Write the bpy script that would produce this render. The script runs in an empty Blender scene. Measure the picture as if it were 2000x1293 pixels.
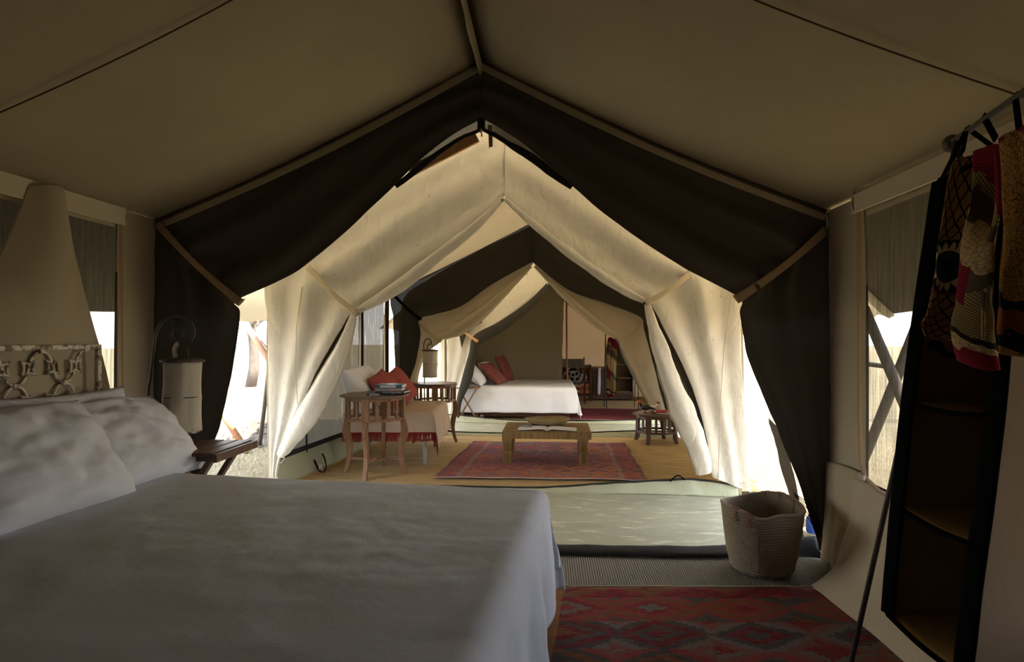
import bpy, bmesh, math, random
from mathutils import Vector, Matrix, noise
random.seed(7)
C = bpy.context.scene.collection
S = bpy.context.scene
PI = math.pi

# ------------------------------------------------------------------ camera, sky, sun, exposure
cam_d = bpy.data.cameras.new('camera'); cam = bpy.data.objects.new('camera', cam_d); C.objects.link(cam)
cam.location = (0, 0, 1.4)
cam.rotation_euler = (PI/2, 0, math.atan2(72, 1150))
cam_d.sensor_width = 36; cam_d.lens = 1150/2000*36; cam_d.shift_y = 13.5/2000
cam_d.clip_start = 0.05; cam_d.clip_end = 300
S.camera = cam
S.view_settings.view_transform = 'Standard'; S.view_settings.look = 'None'
S.view_settings.gamma = 1; S.view_settings.use_curve_mapping = False
S.view_settings.exposure = 3.2

w = bpy.data.worlds.new('sky'); S.world = w; w.use_nodes = True
nt = w.node_tree; nt.nodes.clear()
tc = nt.nodes.new('ShaderNodeTexCoord'); sp = nt.nodes.new('ShaderNodeSeparateXYZ')
rp = nt.nodes.new('ShaderNodeValToRGB'); bg = nt.nodes.new('ShaderNodeBackground'); wo = nt.nodes.new('ShaderNodeOutputWorld')
nt.links.new(tc.outputs['Generated'], sp.inputs[0]); nt.links.new(sp.outputs['Z'], rp.inputs[0])
e = rp.color_ramp.elements
e[0].position = 0.0; e[0].color = (1.0, 0.98, 0.94, 1); e[1].position = 0.75; e[1].color = (0.58, 0.72, 1.0, 1)
m_ = e.new(0.25); m_.color = (0.86, 0.92, 1.0, 1)
bg.inputs['Strength'].default_value = 1.1
nt.links.new(rp.outputs[0], bg.inputs[0]); nt.links.new(bg.outputs[0], wo.inputs[0])

sd = bpy.data.lights.new('sun', 'SUN'); sun = bpy.data.objects.new('sun', sd); C.objects.link(sun)
sd.energy = 4.2; sd.angle = math.radians(1.0); sd.color = (1.0, 0.93, 0.82)
sun.rotation_euler = Vector((-0.42, 0.30, -1.0)).to_track_quat('-Z', 'Y').to_euler()

# ------------------------------------------------------------------ node helper and materials
class NT:
    def __init__(s, name):
        s.m = bpy.data.materials.new(name); s.m.use_nodes = True
        s.t = s.m.node_tree; s.t.nodes.clear()
        s.out = s.t.nodes.new('ShaderNodeOutputMaterial')
    def n(s, typ, **kw):
        x = s.t.nodes.new('ShaderNode' + typ)
        for k, v in kw.items(): setattr(x, k, v)
        return x
    def set(s, sock, v):
        if hasattr(v, 'is_output'): s.t.links.new(v, sock)
        elif isinstance(v, (tuple, list)) and len(v) == 3 and sock.type == 'RGBA': sock.default_value = (*v, 1)
        else: sock.default_value = v
    def math(s, op, a, b=0.0, c=0.0):
        x = s.n('Math', operation=op)
        for i, v in enumerate((a, b, c)): s.set(x.inputs[i], v)
        return x.outputs[0]
    def mix(s, f, a, b, mode='MIX'):
        x = s.n('Mix', data_type='RGBA', blend_type=mode)
        s.set(x.inputs[0], f); s.set(x.inputs[6], a); s.set(x.inputs[7], b)
        return x.outputs[2]
    def ramp(s, f, stops, const=False):
        x = s.n('ValToRGB'); x.color_ramp.interpolation = 'CONSTANT' if const else 'LINEAR'
        e = x.color_ramp.elements
        for i, (p, c) in enumerate(stops):
            q = e[i] if i < 2 else e.new(p)
            q.position = p; q.color = (*c, 1) if len(c) == 3 else c
        s.set(x.inputs[0], f); return x.outputs[0]
    def coord(s, kind='Object', scale=(1, 1, 1), rot=(0, 0, 0)):
        t = s.n('TexCoord'); mp = s.n('Mapping'); s.t.links.new(t.outputs[kind], mp.inputs[0])
        mp.inputs['Scale'].default_value = scale; mp.inputs['Rotation'].default_value = rot
        return mp.outputs[0]
    def noise(s, vec, scale, detail=3, rough=.5, out='Fac'):
        x = s.n('TexNoise'); s.set(x.inputs['Vector'], vec); x.inputs['Scale'].default_value = scale
        x.inputs['Detail'].default_value = detail; x.inputs['Roughness'].default_value = rough
        return x.outputs[out]
    def bump(s, h, strength, dist=.01):
        x = s.n('Bump'); x.inputs['Strength'].default_value = strength; x.inputs['Distance'].default_value = dist
        s.set(x.inputs['Height'], h); return x.outputs[0]
    def pbr(s, col, rough=.8, normal=None, metal=0.0, spec=.3):
        x = s.n('BsdfPrincipled'); s.set(x.inputs['Base Color'], col); s.set(x.inputs['Roughness'], rough)
        x.inputs['Metallic'].default_value = metal; x.inputs['Specular IOR Level'].default_value = spec
        if normal is not None: s.set(x.inputs['Normal'], normal)
        return x.outputs[0]
    def done(s, sh): s.t.links.new(sh, s.out.inputs[0]); return s.m

def fabric(name, col, var=.12, trans=0.0, bump=.25, weave=420, spots=0.0, tcol=None, crease=.5, ridge=5):
    g = NT(name); v = g.coord('Object')
    n1 = g.noise(v, 1.7, 5, .6); n2 = g.noise(v, 14, 4, .6)
    dark = tuple(c*(1-2.2*var) for c in col); light = tuple(min(1, c*(1+var)) for c in col)
    c = g.mix(n1, dark, light)
    c = g.mix(g.math('MULTIPLY', n2, min(.3, var*3.2)), c, tuple(x*.72 for x in col))
    if spots:
        s_ = g.noise(g.coord('Object', (3, 3, 3)), 5, 2, .5)
        c = g.mix(g.ramp(s_, [(.70, (0, 0, 0)), (.74, (spots,)*3)]), c, (.28, .20, .11))
    wv = g.noise(v, weave, 1, .5); cr = g.noise(g.coord('Object', (1, 1, .45), (.3, .2, .4)), 5.5, 5, .62)
    rd = g.math('ABSOLUTE', g.math('SUBTRACT', g.noise(g.coord('Object', (1, 1, .6), (.5, .1, .9)), 3.1, 3, .55), .5))
    h = g.math('ADD', g.math('ADD', g.math('MULTIPLY', wv, .12), g.math('MULTIPLY', cr, crease*3)), g.math('MULTIPLY', g.math('MINIMUM', rd, .06), crease*ridge))
    nr = g.bump(h, bump, .012)
    sh = g.pbr(c, .92, nr, 0, .12)
    if trans > 0:
        t = g.n('BsdfTranslucent'); g.set(t.inputs[0], tcol or tuple(x*.9 for x in col)); g.set(t.inputs['Normal'], nr)
        mx = g.n('MixShader'); mx.inputs[0].default_value = trans
        g.t.links.new(sh, mx.inputs[1]); g.t.links.new(t.outputs[0], mx.inputs[2]); sh = mx.outputs[0]
    return g.done(sh)

def netting(name, col, open_, streak=0.0, trans=.25):
    """insect mesh: the open share of the weave lets light straight through"""
    g = NT(name); v = g.coord('Object')
    t = g.n('BsdfTransparent'); d = g.pbr(col, .95, None, 0, 0)
    tl = g.n('BsdfTranslucent'); g.set(tl.inputs[0], col)
    m1 = g.n('MixShader'); m1.inputs[0].default_value = trans; g.t.links.new(d, m1.inputs[1]); g.t.links.new(tl.outputs[0], m1.inputs[2])
    if streak:
        st = g.noise(g.coord('Object', (9, 9, .55)), 5, 4, .65)
        f = g.math('ADD', open_ - streak/2, g.math('MULTIPLY', g.math('SUBTRACT', st, .5), streak*4))
        f = g.math('MINIMUM', g.math('MAXIMUM', f, .03), .85)
    else: f = open_
    mx = g.n('MixShader'); g.set(mx.inputs[0], f); g.t.links.new(m1.outputs[0], mx.inputs[1]); g.t.links.new(t.outputs[0], mx.inputs[2])
    return g.done(mx.outputs[0])

def wood(name, a, b, rough=.5, scale=1.0):
    g = NT(name); v = g.coord('Object', (14*scale, 14*scale, 2.2*scale))
    n = g.noise(v, 2.2, 6, .6); n2 = g.noise(g.coord('Object'), 3, 3)
    c = g.mix(g.ramp(n, [(.3, (0, 0, 0)), (.7, (1, 1, 1))]), a, b)
    c = g.mix(g.math('MULTIPLY', n2, .4), c, tuple(x*.6 for x in a))
    return g.done(g.pbr(c, rough, g.bump(n, .25, .004), 0, .4))

def plain(name, col, rough=.6, metal=0.0, var=.2, spec=.4):
    g = NT(name); n = g.noise(g.coord('Object'), 40, 4, .6)
    c = g.mix(n, tuple(x*(1-var) for x in col), tuple(min(1, x*(1+var)) for x in col))
    return g.done(g.pbr(c, rough, g.bump(n, .12, .003), metal, spec))

def rusty(name, paint, rust, amount=.5):
    g = NT(name); n = g.noise(g.coord('Object'), 26, 5, .7)
    f = g.ramp(n, [(.44+.16*(1-amount), (0, 0, 0)), (.52+.16*(1-amount), (1, 1, 1))])
    return g.done(g.pbr(g.mix(f, rust, paint), .6, g.bump(n, .4, .004), .1, .4))

def kilim(name, nx, ny, cols, accent, grey, step=26, streaks=.5, band=None):
    """flat-woven rug: stepped diamonds, colours drawn per diamond ring, weft streaks; all in the rug's own UV"""
    g = NT(name); t = g.n('TexCoord'); sx = g.n('SeparateXYZ'); g.t.links.new(t.outputs['UV'], sx.inputs[0])
    u, v = sx.outputs[0], sx.outputs[1]
    row = g.math('FLOOR', g.math('MULTIPLY', v, step*ny))
    wn = g.n('TexWhiteNoise', noise_dimensions='1D'); g.set(wn.inputs['W'], row)
    jit = g.math('MULTIPLY', g.math('SUBTRACT', wn.outputs[0], .5), .16*streaks)
    vs = g.math('DIVIDE', row, step*ny)
    a = g.math('ADD', g.math('MULTIPLY', u, nx), jit)
    wob = g.math('MULTIPLY', g.math('SUBTRACT', g.noise(g.coord('UV', (3, 5, 1)), 2, 2), .5), .18)
    a = g.math('ADD', a, wob)
    b = g.math('MULTIPLY', vs, ny)
    da = g.math('ABSOLUTE', g.math('SUBTRACT', g.math('FRACT', a), .5))
    db = g.math('ABSOLUTE', g.math('SUBTRACT', g.math('FRACT', b), .5))
    d = g.math('ADD', da, db)                                  # 0 centre .. 1 corner
    cell = g.math('ADD', g.math('FLOOR', a), g.math('MULTIPLY', g.math('FLOOR', b), 17.3))
    w2 = g.n('TexWhiteNoise', noise_dimensions='1D'); g.set(w2.inputs['W'], g.math('ADD', cell, g.math('FLOOR', g.math('MULTIPLY', d, 6.2))))
    k = len(cols)
    c = g.ramp(g.math('MULTIPLY', w2.outputs[0], .999), [(i/k, cols[i]) for i in range(k)], True)
    st = g.noise(g.coord('UV', (nx*3, ny*step*.8, 1)), 1.6, 4, .7)
    c = g.mix(g.ramp(st, [(.50, (0, 0, 0)), (.60, (.8*streaks,)*3)]), c, grey)
    st2 = g.noise(g.coord('UV', (nx*2.2, ny*step*.5, 1), (0, 0, .02)), 2.1, 3, .6)
    c = g.mix(g.ramp(st2, [(.55, (0, 0, 0)), (.64, (.8*streaks,)*3)]), c, accent)
    if band:                                                   # side bands
        for p0, p1, bc in band:
            f = g.math('MULTIPLY', g.math('GREATER_THAN', u, p0), g.math('LESS_THAN', u, p1))
            c = g.mix(g.math('MULTIPLY', f, .45), c, bc)
    yarn = g.n('TexWave', wave_type='BANDS', bands_direction='Y'); g.set(yarn.inputs['Vector'], g.coord('UV')); yarn.inputs['Scale'].default_value = 60; yarn.inputs['Distortion'].default_value = 1
    return g.done(g.pbr(c, .95, g.bump(yarn.outputs[1], .35, .004), 0, .1))

def ribbed(name, a, b, freq, axis='X', rough=.95, big=None, bump=.6):
    g = NT(name); wv = g.n('TexWave', wave_type='BANDS', bands_direction=axis)
    g.set(wv.inputs['Vector'], g.coord('Object')); wv.inputs['Scale'].default_value = freq
    wv.inputs['Distortion'].default_value = 1.2; wv.inputs['Detail'].default_value = 2; wv.inputs['Detail Scale'].default_value = 2
    n = g.noise(g.coord('Object', (1.2, 7, 1)), 2.2, 5, .65)
    c = g.mix(wv.outputs[1], a, b); c = g.mix(g.ramp(n, [(.35, (0, 0, 0)), (.7, (.7, .7, .7))]), c, big or tuple(x*.6 for x in a))
    h = g.math('ADD', wv.outputs[1], g.math('MULTIPLY', n, 1.5))
    return g.done(g.pbr(c, rough, g.bump(h, bump, .006), 0, .1))

def tarp(name, col, rough=.45):
    g = NT(name); v = g.coord('Object', (1, 2.6, 1), (0, 0, .5))
    n = g.noise(v, 2.6, 6, .6); n2 = g.noise(g.coord('Object', (1, 3.0, 1), (0, 0, -.4)), 4.5, 4, .6)
    c = g.mix(n, tuple(x*.62 for x in col), tuple(min(1, x*1.12) for x in col))
    c = g.mix(g.ramp(n2, [(.54, (0, 0, 0)), (.70, (.75, .75, .75))]), c, tuple(min(1, x*1.45+.10) for x in col))
    return g.done(g.pbr(c, rough, g.bump(g.math('ADD', n, n2), .35, .02), 0, .35))

M = {}
M['canvas'] = fabric('khaki tent canvas', (.42, .345, .225), .08, 0, .30, tcol=(.55, .40, .22))
M['wall'] = fabric('khaki wall canvas', (.45, .375, .26), .08, 0, .30, tcol=(.55, .40, .22))
M['band'] = fabric('pale canvas band', (.58, .50, .37), .06, .0, .2)
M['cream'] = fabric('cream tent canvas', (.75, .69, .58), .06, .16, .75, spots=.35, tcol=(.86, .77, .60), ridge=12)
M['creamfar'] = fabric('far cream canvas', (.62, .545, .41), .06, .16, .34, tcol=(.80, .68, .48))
M['warm'] = fabric('amber back canvas', (.42, .30, .18), .08, .05, .3, tcol=(.8, .50, .24))
M['olive'] = fabric('olive canvas divider', (.40, .34, .225), .06, .02, .25)
M['fly_shaded'] = fabric('shade-darkened fly canvas', (.10, .088, .066), .06, 0, .2)  # same fly canvas, shade of its underside put into the colour
M['fly'] = fabric('fly sheet canvas', (.66, .60, .49), .06, .34, .2, tcol=(.84, .76, .60))
M['black'] = netting('black insect mesh', (.090, .076, .060), .012, 0, .22)
M['blackfar'] = netting('dark insect mesh', (.060, .054, .044), .06, 0, .2)
M['gauze'] = netting('torn black gauze', (.02, .018, .018), .05)
M['window'] = netting('window mesh', (.065, .06, .046), .34, .16, .2)
M['windowlow'] = netting('lounge window mesh', (.085, .075, .055), .07, .20, .25)
M['strap'] = fabric('tan webbing', (.36, .245, .145), .1, 0, .3, 700)
M['strapcream'] = fabric('cream webbing', (.55, .44, .30), .08, 0, .3, 700)
M['wood_orange'] = wood('orange wood', (.55, .26, .09), (.72, .40, .17))
M['zip'] = plain('black zip tape', (.012, .011, .011), .7)
M['metal'] = plain('bright metal', (.55, .55, .53), .3, .9, .1)
M['iron'] = plain('dark iron', (.085, .074, .062), .6, .2, .3)
M['tarp'] = tarp('green groundsheet', (.40, .395, .285))
M['sill'] = fabric('green sill vinyl', (.42, .42, .285), .06, 0, .5, crease=1.2)
M['jute'] = ribbed('tan jute matting', (.54, .37, .175), (.64, .46, .235), 26, 'Y', .95, (.30, .19, .07), .7)
M['greymat'] = ribbed('grey ribbed mat', (.055, .047, .035), (.34, .30, .23), 22, 'X', .95, (.17, .15, .12), .9)
M['sheet'] = fabric('white bed cotton', (.60, .625, .70), .02, 0, .40, 900, crease=.5, ridge=0)
M['pillow'] = fabric('white pillow cotton', (.68, .68, .71), .025, 0, .5, 900, crease=.5, ridge=4)
M['sheetfar'] = fabric('far bed cotton', (.80, .80, .84), .02, 0, .35, 900, crease=.4, ridge=2)
M['headboard'] = rusty('chipped white iron', (.66, .60, .48), (.20, .13, .08), 1.0)
M['rust'] = rusty('rusty iron', (.14, .12, .10), (.075, .052, .036), .6)
M['shade'] = fabric('lantern muslin', (.66, .60, .48), .07, .22, .5, 600, spots=.35, tcol=(.75, .66, .5))
M['darkwood'] = wood('dark brown wood', (.075, .036, .018), (.16, .082, .042), .5)
M['tablewood'] = wood('worn teak', (.17, .078, .034), (.33, .168, .08), .55)
M['tabletop'] = wood('dark table top', (.10, .052, .032), (.17, .095, .06), .4)
M['coffee'] = wood('honey hardwood', (.17, .098, .030), (.36, .225, .088), .42)
M['stool'] = wood('dark stool wood', (.075, .036, .028), (.15, .075, .052), .45)
M['redcush'] = fabric('rose red cotton', (.38, .095, .085), .12, 0, .5, 500)
M['throw'] = fabric('beige striped throw', (.60, .46, .35), .08, 0, .4, 240)
M['fringe'] = fabric('dark red fringe', (.27, .03, .03), .2, 0, .6, 300)
M['whitemetal'] = plain('pale painted metal', (.52, .55, .57), .5, .2)
M['paper'] = plain('paper', (.80, .80, .81), .8, 0, .03)
M['straw'] = ribbed('coiled straw', (.46, .36, .18), (.66, .54, .31), 30, 'Z', .9)
M['stitch'] = plain('dark red yarn', (.20, .045, .045), .9)
M['shelfcanvas'] = fabric('brown hanging canvas', (.27, .19, .12), .08, 0, .3)
M['shelfshelf'] = fabric('tan shelf canvas', (.40, .28, .13), .08, 0, .3)
M['seam_thread'] = plain('dark seam thread', (.10, .075, .045), .95, 0, .2, 0)
M['blackbind'] = plain('black binding tape', (.006, .006, .006), .95, 0, .2, 0)
M['bark'] = wood('grey bark', (.07, .052, .04), (.13, .105, .085), .9)
M['dirt'] = plain('dark soil', (.10, .075, .055), .95, 0, .5)
M['bluecan'] = plain('blue plastic', (.02, .07, .32), .4)

def ground_mat():
    g = NT('dry grass ground'); n = g.noise(g.coord('Object'), 2.2, 6, .7); n2 = g.noise(g.coord('Object'), 34, 4, .7)
    c = g.mix(n, (.20, .150, .08), (.40, .33, .21)); c = g.mix(g.ramp(n2, [(.45, (0, 0, 0)), (.7, (.7, .7, .7))]), c, (.10, .09, .035))
    return g.done(g.pbr(c, 1, g.bump(n2, 1, .05), 0, .05))
M['ground'] = ground_mat()
M['drygrass'] = plain('dry straw blades', (.42, .34, .17), .9, 0, .35)
def weave_mat():
    """basketwork: slanted palm strands, uneven straw colour"""
    g = NT('palm weave'); t = g.n('TexCoord'); sx = g.n('SeparateXYZ'); g.t.links.new(t.outputs['UV'], sx.inputs[0])
    u, v = sx.outputs[0], sx.outputs[1]
    row = g.math('FLOOR', g.math('MULTIPLY', v, 44)); par = g.math('SUBTRACT', g.math('MULTIPLY', g.math('MODULO', row, 2), 2), 1)
    ph = g.math('ADD', g.math('MULTIPLY', u, 120), g.math('MULTIPLY', par, g.math('MULTIPLY', g.math('FRACT', g.math('MULTIPLY', v, 44)), .5)))
    st = g.math('ABSOLUTE', g.math('SUBTRACT', g.math('FRACT', ph), .5))
    n = g.noise(g.coord('Object'), 16, 4, .6); n2 = g.noise(g.coord('Object'), 150, 2)
    c = g.mix(n, (.17, .125, .08), (.31, .245, .165)); c = g.mix(g.math('MULTIPLY', n2, .5), c, (.42, .34, .24))
    c = g.mix(g.ramp(st, [(.0, (.9,)*3), (.16, (0, 0, 0))]), c, (.06, .04, .025))
    return g.done(g.pbr(c, .85, g.bump(st, .9, .006), 0, .2))
M['weave'] = weave_mat()
M['kilim1'] = kilim('dark red kilim', 3.9, 7.5, [(.17, .012, .018), (.060, .055, .052), (.12, .010, .015), (.20, .03, .03), (.115, .10, .09), (.16, .016, .02), (.055, .045, .045), (.17, .055, .045), (.14, .05, .02)], (.22, .10, .025), (.125, .11, .10), 16, .40,
    band=[(0, .03, (.16, .02, .02)), (.07, .12, (.30, .15, .04))])
M['kilim2'] = kilim('orange and plum kilim', 6.5, 7, [(.38, .12, .06), (.27, .075, .09), (.12, .09, .12), (.42, .16, .065), (.30, .08, .095), (.17, .125, .16)], (.45, .16, .05), (.23, .17, .20), 12, 1.0,
    band=[(0, .025, (.10, .05, .07)), (.975, 1, (.10, .05, .07)), (.10, .122, (.28, .24, .25)), (.872, .894, (.28, .24, .25)), (.03, .09, (.24, .06, .07)), (.90, .97, (.24, .06, .07))])
M['kilim3'] = kilim('faded red kilim', 8, 8, [(.17, .025, .03), (.13, .02, .028), (.20, .035, .035), (.09, .03, .035)], (.24, .05, .04), (.16, .06, .06), 12, .6)

def redprint():
    g = NT('red block print'); v = g.coord('UV', (9, 9, 9)); x = g.n('TexVoronoi'); g.set(x.inputs['Vector'], v); x.inputs['Scale'].default_value = 1; x.inputs['Randomness'].default_value = .15
    c = g.ramp(x.outputs['Distance'], [(0, (.42, .24, .18)), (.16, (.17, .035, .035)), (.36, (.20, .05, .045)), (.42, (.36, .17, .13)), (.5, (.18, .04, .04))])
    return g.done(g.pbr(c, .9, None, 0, .1))
M['redprint'] = redprint()

def robe_a():
    """brown print with dark checks, black bands and a petalled medallion"""
    g = NT('brown lattice print'); t = g.n('TexCoord'); sx = g.n('SeparateXYZ'); g.t.links.new(t.outputs['UV'], sx.inputs[0])
    u, v = sx.outputs[0], sx.outputs[1]
    wob = g.math('MULTIPLY', g.noise(g.coord('UV', (6, 10, 1)), 1, 2), .5)
    a = g.math('ADD', g.math('ADD', g.math('MULTIPLY', u, 5), g.math('MULTIPLY', v, 9)), wob)
    b = g.math('SUBTRACT', g.math('MULTIPLY', u, 6), g.math('MULTIPLY', v, 15))
    la = g.math('LESS_THAN', g.math('FRACT', a), .16); lb = g.math('LESS_THAN', g.math('FRACT', b), .16)
    c = g.mix(g.noise(g.coord('UV', (3, 6, 1)), 2, 3), (.25, .125, .045), (.42, .24, .10))
    c = g.mix(g.math('MAXIMUM', la, lb), c, (.012, .009, .008))
    # medallion
    du = g.math('MULTIPLY', g.math('SUBTRACT', u, .46), .36); dv = g.math('SUBTRACT', v, .50)
    r = g.math('SQRT', g.math('ADD', g.math('MULTIPLY', du, du), g.math('MULTIPLY', dv, dv)))
    an = g.math('ARCTAN2', dv, du); pet = g.math('ABSOLUTE', g.math('SINE', g.math('MULTIPLY', an, 8)))
    rp_ = g.math('ADD', .085, g.math('MULTIPLY', pet, .042))
    black = g.math('MULTIPLY', g.math('GREATER_THAN', v, .37), g.math('LESS_THAN', v, .635))
    c = g.mix(black, c, (.010, .009, .010))
    fl = g.noise(g.coord('UV', (4, 9, 1)), 3, 2)
    c = g.mix(g.math('MULTIPLY', black, g.ramp(fl, [(.60, (0, 0, 0)), (.62, (1, 1, 1))])), c, (.55, .44, .24))
    c = g.mix(g.math('LESS_THAN', r, rp_), c, (.62, .50, .27))
    c = g.mix(g.math('LESS_THAN', r, .083), c, (.012, .012, .012))
    c = g.mix(g.math('MULTIPLY', g.math('LESS_THAN', r, .074), g.math('GREATER_THAN', r, .034)), c, (.018, .062, .055))
    rd = g.math('MULTIPLY', g.math('GREATER_THAN', v, .355), g.math('LESS_THAN', v, .37))
    c = g.mix(rd, c, (.22, .012, .03))
    return g.done(g.pbr(c, .9, g.bump(g.noise(g.coord('Object'), 60, 3), .2, .004), 0, .1))
M['robe_a'] = robe_a()

def robe_b():
    """patchwork in slanting bands: crimson fans, grey leaves, ochre scrolls, fine dots"""
    g = NT('ochre and crimson print'); t = g.n('TexCoord'); sx = g.n('SeparateXYZ'); g.t.links.new(t.outputs['UV'], sx.inputs[0]); u, v = sx.outputs[0], sx.outputs[1]
    nn = g.noise(g.coord('UV', (3, 5, 1)), 1.5, 2)
    b = g.math('ADD', g.math('ADD', v, g.math('MULTIPLY', g.math('SUBTRACT', u, .5), .16)), g.math('MULTIPLY', g.math('SUBTRACT', nn, .5), .16))
    vo = g.n('TexVoronoi', feature='DISTANCE_TO_EDGE'); g.set(vo.inputs['Vector'], g.coord('UV', (15, 52, 1))); vo.inputs['Scale'].default_value = 1
    scroll = g.ramp(vo.outputs['Distance'], [(.02, (.09, .05, .02)), (.09, (.42, .28, .10))])
    scroll = g.mix(g.math('MULTIPLY', nn, .5), scroll, (.62, .52, .34))
    ck = g.n('TexChecker'); g.set(ck.inputs['Vector'], g.coord('UV', (1, 2.6, 1))); ck.inputs['Scale'].default_value = 44; g.set(ck.inputs[1], (.36, .26, .11)); g.set(ck.inputs[2], (.10, .07, .03))
    fan = g.n('TexWave', wave_type='RINGS'); g.set(fan.inputs['Vector'], g.coord('UV', (2, 5, 1))); fan.inputs['Scale'].default_value = 6; fan.inputs['Distortion'].default_value = 3
    crim = g.mix(fan.outputs[1], (.09, .005, .010), (.24, .010, .028)); grey = (.085, .062, .044)
    c = crim
    for p0, col in ((.86, ck.outputs[0]), (.80, grey), (.71, scroll), (.52, grey), (.44, ck.outputs[0]), (.17, (.02, .016, .014)), (.13, scroll), (.08, crim)):
        c = g.mix(g.math('LESS_THAN', b, p0), c, col)
    f = g.math('MULTIPLY', g.math('MULTIPLY', g.math('LESS_THAN', b, .53), g.math('GREATER_THAN', b, .36)), g.math('LESS_THAN', u, .30)); c = g.mix(f, c, crim)
    return g.done(g.pbr(c, .9, g.bump(nn, .2, .01), 0, .1))
M['robe_b'] = robe_b()

def robe_c():
    g = NT('amber scroll print'); vo = g.n('TexVoronoi', feature='DISTANCE_TO_EDGE'); g.set(vo.inputs['Vector'], g.coord('UV', (20, 62, 1))); vo.inputs['Scale'].default_value = 1
    scroll = g.ramp(vo.outputs['Distance'], [(.02, (.07, .03, .012)), (.09, (.40, .21, .06))])
    t = g.n('TexCoord'); sx = g.n('SeparateXYZ'); g.t.links.new(t.outputs['UV'], sx.inputs[0]); u, v = sx.outputs[0], sx.outputs[1]
    nz = g.noise(g.coord('UV', (2, 4, 1)), 1.6, 2)
    edge = g.math('ADD', v, g.math('MULTIPLY', g.math('SUBTRACT', nz, .5), .25))
    c = g.mix(g.math('MULTIPLY', g.math('GREATER_THAN', edge, .07), g.math('LESS_THAN', edge, .36)), scroll, (.012, .010, .010))
    c = g.mix(g.math('MULTIPLY', g.math('GREATER_THAN', edge, .16), g.math('LESS_THAN', edge, .29)), c, (.24, .07, .022))
    c = g.mix(g.math('GREATER_THAN', edge, .97), c, (.15, .008, .016))
    return g.done(g.pbr(c, .9, None, 0, .1))
M['robe_c'] = robe_c()

# ------------------------------------------------------------------ object helpers
def link(name, verts, faces, m, parent=None, uvs=None, smooth=True):
    me = bpy.data.meshes.new(name); me.from_pydata([tuple(v) for v in verts], [], faces); me.update()
    if uvs is not None:
        l = me.uv_layers.new(name='UVMap')
        for p in me.polygons:
            for li in p.loop_indices: l.data[li].uv = uvs[me.loops[li].vertex_index]
    if smooth: me.polygons.foreach_set('use_smooth', [True]*len(me.polygons))
    me.materials.append(M[m] if isinstance(m, str) else m)
    o = bpy.data.objects.new(name, me); C.objects.link(o)
    if parent is not None: o.parent = parent
    return o

def tag(o, label=None, cat=None, group=None, kind=None):
    if label: o['label'] = label
    if cat: o['category'] = cat
    if group: o['group'] = group
    if kind: o['kind'] = kind
    return o
def thing(name, label, cat, loc=(0, 0, 0), rz=0, group=None):
    o = bpy.data.objects.new(name, None); C.objects.link(o); o.location = loc; o.rotation_euler = (0, 0, rz)
    o.empty_display_size = .1
    return tag(o, label, cat, group)
def structure(o): o['kind'] = 'structure'; return o

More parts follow.
